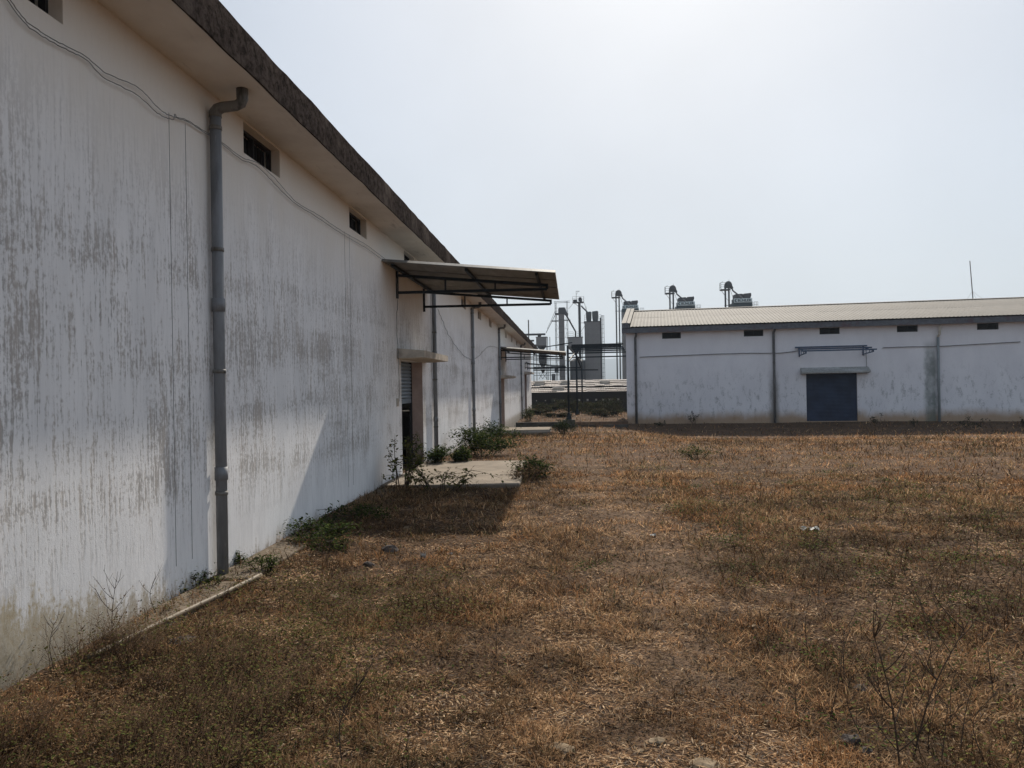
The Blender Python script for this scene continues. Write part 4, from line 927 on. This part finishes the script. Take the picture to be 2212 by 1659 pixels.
dry_weed(740, 1650, .36, (.08, .0), 11, 'bushy dark twig weed among small green leaves near pale flat stones', None, .004, 3, 'forked_dry_weed')
dry_weed(245, 1400, .42, (.02, .0), 12, 'wispy branched dry weed against the ochre stained wall foot', None, .004, 4, 'wispy_weed')
for i, (zx, zy, h_, lx) in enumerate([(820, 930, .42, .05), (1595, 990, .42, -.08), (950, 1350, .5, .09), (1850, 470, .48, .05), (1232, 770, .2, 0), (2062, 750, .32, .02), (2075, 1640, .22, .05), (1710, 1430, .3, .03), (745, 1360, .17, 0), (417, 1600, .16, 0), (130, 210, .3, 0), (1062, 215, .3, .02), (290, 60, .2, 0), (380, 150, .22, 0), (1440, 480, .25, -.03), (2130, 1000, .3, .06), (1940, 1640, .3, .02), (1640, 1640, .28, .04), (1530, 1600, .25, -.02), (1110, 280, .3, .02), (560, 950, .2, .02), (960, 330, .26, 0), (1340, 30, .3, 0), (1300, 1300, .36, -.05), (1500, 1150, .4, .07), (1180, 1480, .3, -.06), (1760, 1560, .4, .1), (1980, 1250, .36, -.04), (1050, 1120, .34, .06), (2110, 700, .4, .04), (1650, 700, .36, .03), (1560, 1560, .34, .08), (880, 620, .4, .02), (1900, 900, .3, .03)]):
    dry_weed(*Z8(zx, zy), h_, (lx, 0), 4+i % 3, seed=100+i, r=.0028)
for i, (px, py, h_) in enumerate([(1398, 1215, .34), (345, 1330, .3), (300, 1290, .25), (880, 1238, .2), (690, 1250, .22), (1070, 1420, .2), (640, 1300, .2), (1250, 1165, .26), (1270, 1010, .5), (1245, 1000, .5), (1285, 990, .6), (1230, 975, .5), (1480, 1080, .3), (1640, 1085, .3), (1800, 990, .35), (2010, 1080, .3), (1560, 1120, .3), (1310, 965, .6), (1340, 970, .5), (1400, 960, .4), (480, 1330, .25), (450, 1440, .2), (120, 1450, .3), (1960, 960, .4), (1690, 975, .4), (2150, 985, .4), (1430, 975, .4), (1255, 955, .6), (1215, 960, .5)]):
    dry_weed(px, py, h_, (random.uniform(-.06, .06), 0), 5, seed=200+i, r=.0032 if py > 1100 else .006, mat='stem' if i % 3 else 'stem_pale')
c = cable('dead_stalk', [G(1268, 932)+[0, 0, -.02], G(1268, 932)+[.1, 0, .35], G(1268, 932)+[.2, 0, .62], G(1268, 932)+[.14, 0, .85]], .016, 'pale curved dead stalk standing in front of the low kerb'); c['category'] = 'stalk'; c.data.materials[0] = M['stem_pale']

# stones, litter, fallen pipe
def stone(px, py, wpx, kind, label, group=None, flat=.45, seed=0, mat='rock'):
    import bmesh
    r_ = np.random.default_rng(seed+int(px)); c = G(px, py); w_ = wpx*c[1]/FPX
    bm = bmesh.new(); bmesh.ops.create_icosphere(bm, subdivisions=2, radius=1)
    o1, o2 = r_.uniform(0, 50, 2)
    for v in bm.verts:
        k_ = 1+.5*(float(fbm(v.co.x*1.3+o1, v.co.y*1.3+v.co.z*1.7+o2, 1.2, 1, 3))-.5)*2
        v.co = Vector((round(v.co.x*k_*3.2)/3.2*.6+v.co.x*k_*.4, v.co.y*k_*.75, round(v.co.z*k_*2.5)/2.5*.5+v.co.z*k_*.5))
        v.co *= w_/2; v.co.z *= flat
    me = bpy.data.meshes.new('stone'); bm.to_mesh(me); bm.free()
    o = link('stone', me, M[mat]); o.location = (c[0], c[1], c[2]+w_*flat*.06); o.rotation_euler = (r_.uniform(-.15, .15), r_.uniform(-.15, .15), r_.uniform(0, 6)); return tag(o, label, 'stone', group)
stone(389, 1392, 72, 'd', 'dark flat stone slab by the fallen white pipe', None, .4, 1, 'rock_dark')
stone(303, 1384, 34, 'd', 'dark stone half hidden next to the flat slab', None, .5, 2, 'rock_dark')
stone(841, 1192, 44, 'd', 'dark pointed stone at the near edge of the canopy shadow', None, .7, 3, 'rock_dark')
stone(797, 1222, 32, 'd', 'greyish stone just in front of the dark pointed one', None, .6, 4, 'rock_dark')
stone(1213, 1618, 60, 'p', 'broad pale flat stone on the bare reddish soil', None, .35, 5)
stone(1838, 1604, 52, 'd', 'dark layered stone beside the tall forked dry weed', None, .5, 6, 'rock_dark')
stone(1872, 1630, 32, 'd', 'brown wedge of stone touching the layered one', None, .8, 7, 'rock_dark')
stone(1859, 1490, 32, 'd', 'small dark stone with a pale top behind the forked weed', None, .6, 8, 'rock_dark')
stone(1526, 1654, 78, 'p', 'largest pale flat stone beside the worn track', None, .3, 9)
stone(1420, 1604, 46, 'p', 'smooth pale stone on the worn track', None, .4, 10)
for i, (px, py, w_) in enumerate([(1516, 1609, 26), (1619, 1636, 34), (1382, 1625, 32), (1273, 1654, 20), (1218, 1603, 20), (738, 1596, 30), (1333, 1470, 28), (607, 1615, 40), (297, 1548, 26), (139, 1472, 34), (559, 1369, 24), (1629, 1356, 36), (2137, 1393, 22), (1751, 1463, 26), (1657, 1561, 28), (1762, 1600, 22), (722, 1290, 34), (963, 1269, 12), (1720, 1098, 22), (876, 1142, 26), (1560, 1440, 20), (1470, 1500, 18), (1950, 1300, 18), (1040, 1500, 18), (1180, 1440, 16), (640, 1480, 20), (930, 1380, 16), (1480, 1350, 18), (2030, 1012, 14), (1550, 1340, 14)]):
    stone(px, py, w_*.8, 'p', 'small pale stone lying in the dry grass', 'small pale stones', .4, 30+i, 'rock' if i not in (17, 18) else 'rock_dark')
a = G(563, 1251); b = G(187, 1434); a[2] += .035; b[2] += .03
md = (a+b)/2; md[2] = max(a[2], b[2], float(zg(md[0], md[1]))+.035)
o = MB().tube(spline([a-a, (md-a)*.5+[.01, 0, 0], md-a, (md-a)*1.5, b-a], 4), .022, 10).build('fallen_pipe', M['white_pipe'], None, True); o.location = tuple(a); tag(o, 'long yellowed white plastic pipe lying in weeds along the wall', 'pipe')
def scrap(px, py, wpx, hpx, label, seed):
    c = G(px, py); k_ = c[1]/FPX; r_ = np.random.default_rng(seed); n = 5; mb = MB(); w_, h_ = wpx*k_, hpx*k_
    vs = []
    for i in range(n):
        for j in range(n): u, v = i/(n-1)-.5, j/(n-1)-.5; vs.append((u*w_*(1-.3*abs(v)), v*w_*.7, h_*(r_.uniform(.1, .8) if (i+j) % 2 else r_.uniform(0, .4))+.01))
    vs2 = [(x, y, z-.004) for x, y, z in vs]; fs = []
    for i in range(n-1):
        for j in range(n-1): a_ = i*n+j; fs += [(a_, a_+1, a_+n+1, a_+n), (25+a_+n, 25+a_+n+1, 25+a_+1, 25+a_)]
    o = mb.add(vs+vs2, fs).build('litter', M['litter']); o.location = tuple(c); return tag(o, label, 'litter')
scrap(914, 1208, 12, 20, 'small upright white scrap of plastic in the dry grass near the canopy shadow', 1)
scrap(1748, 1147, 40, 12, 'crumpled white plastic sheet lying in the open field', 2)
scrap(971, 1200, 14, 8, 'tiny white wrapper next to the upright white scrap', 3)
scrap(1410, 1160, 14, 8, 'pale scrap caught by a dry stem on the worn track', 4)

# ------------------------------------------------------------------ dry grass, litter and ground cover (uncountable)
def blades(name, n, r0, r1, lmin, lmax, wfac, seed, label, keep=None):
    r_ = np.random.default_rng(seed)
    u = r_.random(n); rad = r0*(r1/r0)**u if r1/r0 > 3 else np.sqrt(r0*r0+(r1*r1-r0*r0)*u); az = R_(-4.4)+r_.uniform(-R_(41), R_(43), n)
    x = rad*np.sin(az); y = rad*np.cos(az)
    ok = (x > WX+.03)
    apr = ((x < -.95) & (y > 12.95) & (y < 16.95)) | ((x < -1.0) & (y > 32.8) & (y < 36.9)); ok &= ~apr
    n_b = np.array([-uy, ux]); inside = ((x-RC[0])*n_b[0]+(y-RC[1])*n_b[1] > -.05) & ((x-RC[0])*ux+(y-RC[1])*uy > 0); ok &= ~inside
    ok &= y < 69.8
    pm_ = path_mask(x, y); fdist = 1/(1+rad/12)
    tuft = .35*fbm(x, y, .9, 21, 3)+.65*fbm(x, y, 4.2, 25, 3); tf = sstep(tuft, .40, .60)
    ok &= r_.random(n) < (.26+.85*tf)*(1-.35*pm_)
    x, y, rad, pm_, tf = x[ok], y[ok], rad[ok], pm_[ok], tf[ok]; n = len(x); z = zg(x, y)
    tall = sstep(fbm(x, y, .8, 33, 3), .45, .7)
    cxp = np.interp(y, [0, 4.2, 6.7, 10.5, 16.8, 26], [.6, .67, .83, .62, .25, .0])
    weedy = np.maximum(sstep(x-cxp, .7, 1.8), sstep(cxp-x, 1.5, 2.8))*(1-sstep(y, 6.5, 12))
    L = r_.uniform(lmin, lmax, n)*(.6+.5*tall+.6*tf)*(1-.35*pm_)
    w_ = np.maximum(.003, wfac*rad)*r_.uniform(.6, 1.5, n)
    yaw = r_.uniform(0, 2*math.pi, n); el = np.clip(r_.normal(.42, .38, n), .02, 1.4)
    d = np.stack([np.cos(yaw)*np.cos(el), np.sin(yaw)*np.cos(el), np.sin(el)], 1); s = np.stack([-np.sin(yaw), np.cos(yaw), 0*yaw], 1)
    B = np.stack([x, y, z-.004], 1); mid = B+d*(L*.55)[:, None]; d2 = d.copy(); d2[:, 2] -= r_.uniform(.2, .9, n); d2 += r_.normal(0, .25, d2.shape); tip = mid+d2*(L*.5)[:, None]
    tip[:, 2] = np.maximum(tip[:, 2], z+.002)
    V = np.stack([B-s*w_[:, None]/2, B+s*w_[:, None]/2, mid+s*w_[:, None]*.4, mid-s*w_[:, None]*.4, tip], 1).reshape(-1, 3)
    b_ = np.arange(n)[:, None]*5; F = np.concatenate([b_+[0, 1, 2], b_+[0, 2, 3], b_+[3, 2, 4]], 1).reshape(-1, 3)
    pal = np.array([[.235, .145, .066], [.165, .095, .042], [.085, .047, .023], [.33, .225, .118], [.035, .021, .012], [.215, .122, .056], [.15, .105, .05]])
    ci = r_.integers(0, len(pal), n); c_ = pal[ci]
    k1 = fbm(x, y, .45, 41, 4); k2 = fbm(x, y, 1.7, 47, 3); k3 = fbm(x, y, 6.5, 49, 2)
    c_ = c_*(.42+1.25*sstep(k1*.35+k2*.3+k3*.35, .34, .64))[:, None]*(1+.45*pm_)[:, None]*(1-.20*weedy)[:, None]*(1+.25*sstep(y, 8, 22))[:, None]  # far blades lightened: sunlight coming through them is put into their colour
    red = sstep(fbm(x, y, 1.1, 57, 3), .5, .68)[:, None]; c_ = c_*(1-red*np.array([0, .12, .22]))
    gmask = (r_.random(n) < .02+.12*sstep(fbm(x, y, .7, 53, 3), .52, .7)); c_[gmask] = np.array([.065, .07, .028])*r_.uniform(.7, 1.4, (gmask.sum(), 1))
    c_ *= r_.uniform(.75, 1.25, (n, 1))*np.array([1.04, 1.0, 1.08])
    o = np_mesh(name, V, F, M['straw'], None, np.repeat(c_, 5, 0)); return tag(o, label, 'grass', None, 'stuff')
blades('dry_grass', 270000, 1.9, 6.0, .04, .11, .0008, 1, 'short matted dry brown grass over the near field')
blades('dry_grass', 280000, 6.0, 15.0, .05, .13, .00075, 2, 'short matted dry brown grass across the middle field')
blades('dry_grass', 190000, 15.0, 34.0, .07, .16, .0007, 3, 'dry brown grass in front of the two warehouses')
blades('dry_grass', 60000, 34.0, 68.0, .10, .26, .0006, 4, 'rough dry grass between the warehouses near the low kerbs')

def loose_straw(n, seed):
    r_ = np.random.default_rng(seed); rad = 1.9*(16/1.9)**(r_.random(n)**.85); az = R_(-4.4)+r_.uniform(-R_(41), R_(43), n); x = rad*np.sin(az); y = rad*np.cos(az)
    ok = (x > WX+.05) & ~((x < -.95) & (y > 12.9)); x, y, rad = x[ok], y[ok], rad[ok]; n = len(x); z = zg(x, y)+r_.uniform(.004, .014, n)
    yaw = r_.uniform(0, 6.283, n); L = r_.uniform(.012, .055, n)*(1+.05*rad); w_ = np.maximum(.0022, .00055*rad)*r_.uniform(.7, 1.8, n); el = r_.normal(0, .14, n)
    d = np.stack([np.cos(yaw)*np.cos(el), np.sin(yaw)*np.cos(el), np.sin(el)], 1); s_ = np.stack([-np.sin(yaw), np.cos(yaw), 0*yaw], 1); B = np.stack([x, y, z], 1)
    V = np.stack([B, B+d*(L*.5)[:, None]+s_*w_[:, None], B+d*L[:, None], B+d*(L*.5)[:, None]-s_*w_[:, None]], 1).reshape(-1, 3); b_ = np.arange(n)[:, None]*4
    pal = np.array([[.30, .205, .11], [.20, .125, .06], [.12, .07, .035], [.36, .27, .16], [.055, .034, .02], [.24, .15, .075], [.10, .085, .065]])
    c_ = pal[r_.integers(0, len(pal), n)]*(.45+1.0*sstep(fbm(x, y, 3.0, 71, 3), .35, .65))[:, None]*r_.uniform(.7, 1.3, (n, 1))*np.array([1.02, .985, 1.06])
    return tag(np_mesh('loose_straw', V, np.concatenate([b_+[0, 1, 2], b_+[0, 2, 3]], 1).reshape(-1, 3), M['straw'], None, np.repeat(c_, 4, 0)), 'loose bits of straw and dead leaf littering the bare soil', 'straw', None, 'stuff')
loose_straw(260000, 31)
def ground_cover(n_clusters, seed):
    r_ = np.random.default_rng(seed); Cs = []; Sz = []; Cl = []
    for k_ in range(n_clusters):
        q_ = r_.random()
        if q_ < .38: y = r_.uniform(2.6, 6.8); x = r_.uniform(-3.2, -1.0)
        elif q_ < .80: y = r_.uniform(2.2, 13); x = r_.uniform(1.1, 1.6+.75*y)
        else: y = r_.uniform(2.5, 18); x = r_.uniform(-2.8, 6)
        if float(path_mask(x, y)) > .35 or (x < -.95 and y > 12.8): continue
        lushness = .4+.9*r_.random(); n = int(90*lushness); rr = r_.uniform(.06, .22)
        P = r_.normal(0, rr, (n, 2))*[1.3, 1]; X_ = x+P[:, 0]; Y_ = y+P[:, 1]
        Cs.append(np.stack([X_, Y_, zg(X_, Y_)+np.abs(r_.normal(0, .035+.03*(x < -1), n))+.03], 1)); Sz.append(r_.uniform(.009, .022, n)*(1+.03*y))
        pal = (YELLOW*1.3 if r_.random() < .6 else GREEN*1.6) if x > -1 else np.vstack([YELLOW[:3]*.8, DRY[:2]])
        Cl.append(pal[r_.integers(0, 4, n)]*r_.uniform(.6, 1.35, (n, 1)))
    C = np.concatenate(Cs); ok = C[:, 0] > WX+.02; C = C[ok]; S = np.concatenate(Sz)[ok]; c_ = np.concatenate(Cl)[ok]; n = len(C)
    V, F = leaf_geo(C, S, r_.uniform(0, 6.3, n), r_.uniform(-.4, .8, n), .8)
    return tag(np_mesh('ground_cover', V, F, M['leaf'], None, np.repeat(c_, 5, 0)), 'low pale green creeping weeds scattered over the dry field', 'ground cover', None, 'stuff')
ground_cover(430, 5)
def thicket(n, seed):
    """knee-high brown dead weeds massed at the near foot of the wall and thinner over the right of the field"""
    r_ = np.random.default_rng(seed); SV = []; SF = []; k0 = 0
    x = np.concatenate([r_.uniform(-3.2, -1.5, n), r_.uniform(1.4, 7, n//2), r_.uniform(-2.9, -.8, n//4)]); y = np.concatenate([r_.uniform(2.6, 5.2, n), r_.uniform(2.3, 11, n//2), r_.uniform(8.6, 12.6, n//4)])
    keep = r_.random(len(x)) < sstep(fbm(x, y, 1.4, 61, 3), .38, .6); x = x[keep]; y = y[keep]; n = len(x); z = zg(x, y)
    h_ = r_.uniform(.05, .17, n)*np.where(x < -1.5, 1.25, .8)*np.where((x < -2.55) & (y < 5.4), 1.9, 1); a = r_.uniform(0, 6.3, n)
    mid = np.stack([x+.25*h_*np.cos(a), y+.25*h_*np.sin(a), z+h_*.6], 1); Vs = []; Fs = []; Cc = []
    def stems(B, T_, w_):
        m_ = len(B); s = np.stack([np.ones(m_), np.zeros(m_), np.zeros(m_)], 1)*w_; t = np.stack([np.zeros(m_), np.ones(m_), np.zeros(m_)], 1)*w_
        V = np.stack([B-s, B+s, B+t, T_], 1).reshape(-1, 3); b_ = np.arange(m_)[:, None]*4
        return V, np.concatenate([b_+[0, 1, 3], b_+[1, 2, 3], b_+[2, 0, 3]], 1).reshape(-1, 3)
    B = np.stack([x, y, z-.01], 1); off = 0
    segs = [(B, mid+np.stack([.1*h_*np.cos(a), .1*h_*np.sin(a), h_*.4], 1), .0022)]
    for j in range(4):
        aa = a+r_.uniform(0, 6.3, n); t = B+(mid-B)*r_.uniform(.3, 1, (n, 1)); segs.append((t, t+np.stack([.45*h_*np.cos(aa), .45*h_*np.sin(aa), .3*h_], 1), .0013))
    for b__, t__, w_ in segs:
        V, F = stems(b__, t__, w_); Vs.append(V); Fs.append(F+off); off += len(V); Cc.append(np.tile(np.array([[.10, .065, .042]]), (len(V), 1))*r_.uniform(.6, 1.5, (len(V)//4, 1)).repeat(4, 0))
    m_ = n*7; idx = r_.integers(0, n, m_); C = mid[idx]+r_.normal(0, 1, (m_, 3))*(h_[idx]*.3)[:, None]; C[:, 2] = np.maximum(C[:, 2], z[idx]+.01)
    C[:, 0] = np.maximum(C[:, 0], WX+.02)
    V, F = leaf_geo(C, r_.uniform(.008, .02, m_), r_.uniform(0, 6.3, m_), r_.uniform(-.8, .8, m_)); pal = np.vstack([DRY, DRY*1.2, YELLOW[:2]])
    Vs.append(V); Fs.append(F+off); Cc.append(np.repeat(pal[r_.integers(0, len(pal), m_)]*r_.uniform(.6, 1.3, (m_, 1)), 5, 0))
    return tag(np_mesh('dead_weeds', np.concatenate(Vs), np.concatenate(Fs), M['straw'], None, np.concatenate(Cc)), 'tangle of brown dead weeds at the wall foot and over the field', 'weeds', None, 'stuff')
thicket(5200, 9)

# ------------------------------------------------------------------ haze
def haze():
    o = MB().box((-4200, -600, -17), (4200, 5600, 300)).build('haze', None); tag(o, kind='stuff')
    mt_ = bpy.data.materials.new('haze'); mt_.use_nodes = True; t = mt_.node_tree; t.nodes.remove(t.nodes['Principled BSDF'])
    pv = t.nodes.new('ShaderNodeVolumePrincipled'); pv.inputs['Density'].default_value = .0003; pv.inputs['Color'].default_value = (.72, .84, .97, 1); pv.inputs['Anisotropy'].default_value = 0.0
    t.links.new(pv.outputs[0], t.nodes['Material Output'].inputs['Volume']); o.data.materials.append(mt_); tag(o, 'pale even haze in the air over the whole yard', 'haze')
haze()
